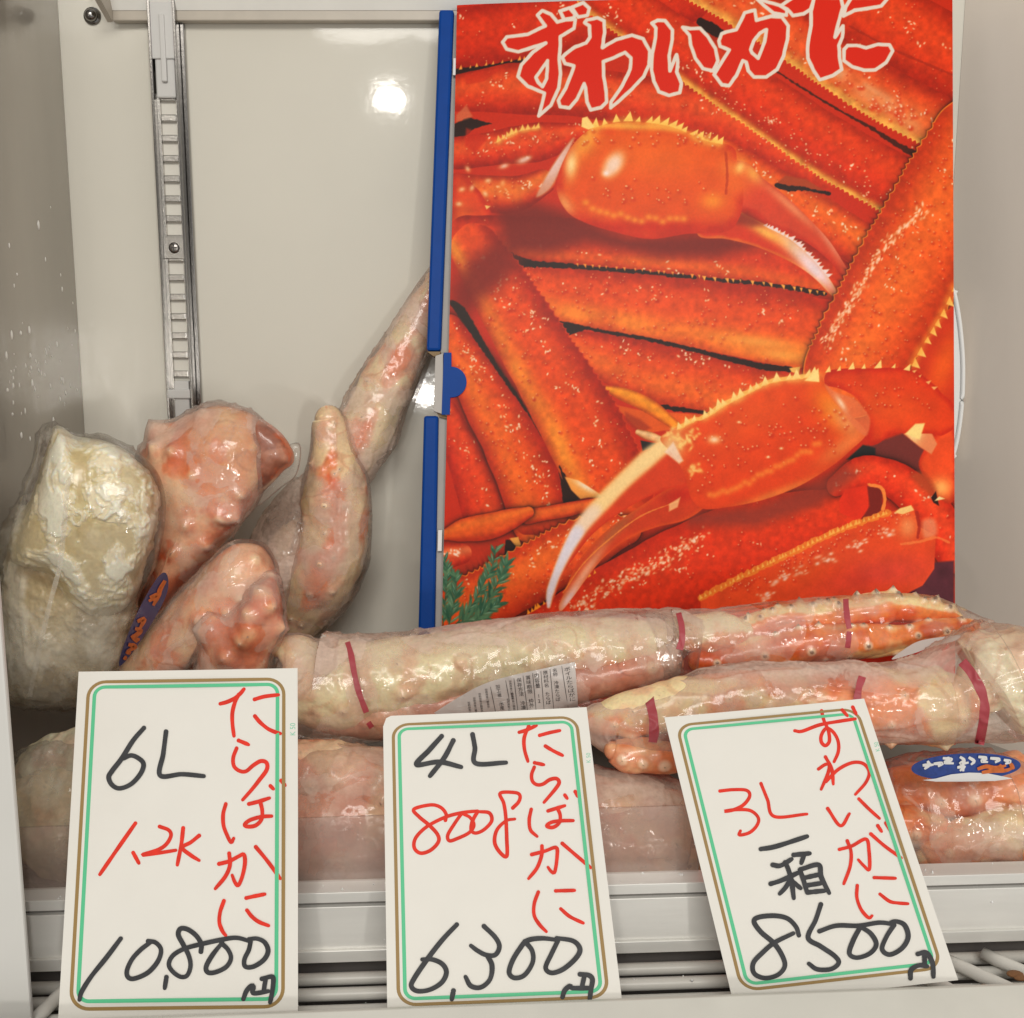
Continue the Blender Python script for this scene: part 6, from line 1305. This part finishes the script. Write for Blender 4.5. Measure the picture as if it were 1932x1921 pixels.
# ---- G: lower right bag with the oval blue sticker
bagG = thing('crab_bag', 'bagged orange crab legs at the lower right under the curled blue sticker', 'bagged crab', tuple(at(1830, 1640, .64)), 'bags of frozen crab')
crab_leg(bagG, F6([(1240, 960, 60), (1340, 960, 100), (1500, 960, 130), (1700, 940, 140), (1932, 930, 150), (2060, 930, 150)]), .665, 141, rows=[(30, 5, .002, .008)], cream=.25, lump=.003, pal=(lin((226, 166, 120)), lin((212, 128, 76)), lin((186, 92, 48))))
crab_leg(bagG, F6([(1200, 1120, 40), (1300, 1110, 80), (1400, 1110, 84), (1500, 1130, 76), (1600, 1150, 60)]), .640, 143, rows=[(30, 3, .002, .007)], cream=.3, lump=.004, pal=(lin((224, 180, 130)), lin((214, 118, 60)), lin((198, 84, 36))))
crab_leg(bagG, F6([(1440, 1290, 30), (1500, 1260, 80), (1600, 1235, 108), (1740, 1200, 124), (1880, 1170, 136), (2060, 1140, 140)]), .632, 145, rows=[(50, 4, .0018, .006), (10, 3, .0015, .006)], cream=.66, lump=.004, R=200, pal=(lin((230, 208, 164)), lin((220, 140, 84)), lin((206, 96, 44))), bias=lambda u, s: .2*sstep(0, .7, s))
wG = wrap(bagG, F6([(1180, 1060, 60), (1260, 1050, 200), (1400, 1060, 262), (1600, 1060, 272), (1800, 1050, 280), (2060, 1040, 290)]), .648, 147, haze=.10, hvar=.34, wrk=.0016, R=200, bulge=.002, hfun=lambda u, s: .2*sstep(.1, .6, s))
yS = .6055
ov = f6(el(1668, 852, 250, 62, -.035)); 
def putS(x, y, l=0.0):
    x = np.asarray(x, float); y = np.asarray(y, float); k = (x - 1821)/104.0; v = at(x, y, yS - l + .004*k*k - .0*(y)); return v
stG = patch(bagG, None, ov, 'sticker', M_blueprint, put=putS)
patch(stG, None, f6([(1470, 912), (1530, 905), (1600, 886), (1680, 878), (1760, 880), (1840, 896), (1880, 905), (1800, 916), (1650, 919), (1530, 919)]), 'curled_edge', M_whiteprint, put=lambda x, y: putS(x, y, .0008))
decal_strokes(stG, None, [f6(s) for s in ([(1470, 845), (1520, 842)], [(1492, 825), (1500, 842), (1478, 862)], [(1520, 838), (1560, 836), (1540, 850)], [(1562, 812), (1602, 818), (1570, 832), (1612, 836)], [(1585, 806), (1592, 838)],
    [(1640, 806), (1660, 822), (1642, 838), (1680, 832)], [(1680, 808), (1705, 826), (1690, 842)], [(1628, 855), (1660, 850), (1640, 870)], [(1650, 842), (1656, 872)], [(1724, 806), (1760, 812), (1738, 826), (1768, 830)], [(1778, 812), (1820, 818), (1800, 832)], [(1840, 820), (1870, 828), (1846, 838)])], 6.5, 'brush_lettering', M_whiteprint, put=lambda x, y, l: putS(x, y, l), lift=.0008)
decal_strokes(stG, None, [f6(s) for s in ([(1720, 862), (1760, 850), (1800, 856), (1850, 846)], [(1740, 878), (1790, 870), (1850, 868), (1888, 852)], [(1770, 846), (1790, 870)], [(1820, 842), (1840, 872)], [(1870, 836), (1886, 862)])], 8, 'crab_emblem', M_orangeprint, put=lambda x, y, l: putS(x, y, l), lift=.0012)
# ---- H: lower left bag
bagH = thing('crab_bag', 'frosty bag of pale crab meat at the bottom left behind the 10,800 yen card', 'bagged crab', tuple(at(90, 1690, .64)), 'bags of frozen crab')
crab_leg(bagH, [(20, 1600, 70), (70, 1560, 96), (140, 1540, 104), (240, 1550, 104), (360, 1560, 90), (420, 1580, 40)], .640, 151, cream=.8, lump=.006, ridge=.003, name='crab_meat', pal=(lin((216, 204, 170)), lin((206, 186, 150)), lin((180, 142, 104))))
crab_leg(bagH, [(40, 1480, 36), (110, 1430, 50), (180, 1430, 56), (260, 1460, 50)], .650, 153, cream=.9, lump=.005, ridge=.003, name='crab_meat', pal=(lin((206, 198, 170)), lin((190, 170, 132)), lin((160, 130, 90))))
wrap(bagH, [(0, 1620, 60), (40, 1570, 110), (110, 1540, 136), (220, 1540, 140), (360, 1555, 120), (430, 1580, 60)], .640, 155, haze=.2, hvar=.3, wrk=.0030, mat=M_clearbag, bulge=.004)
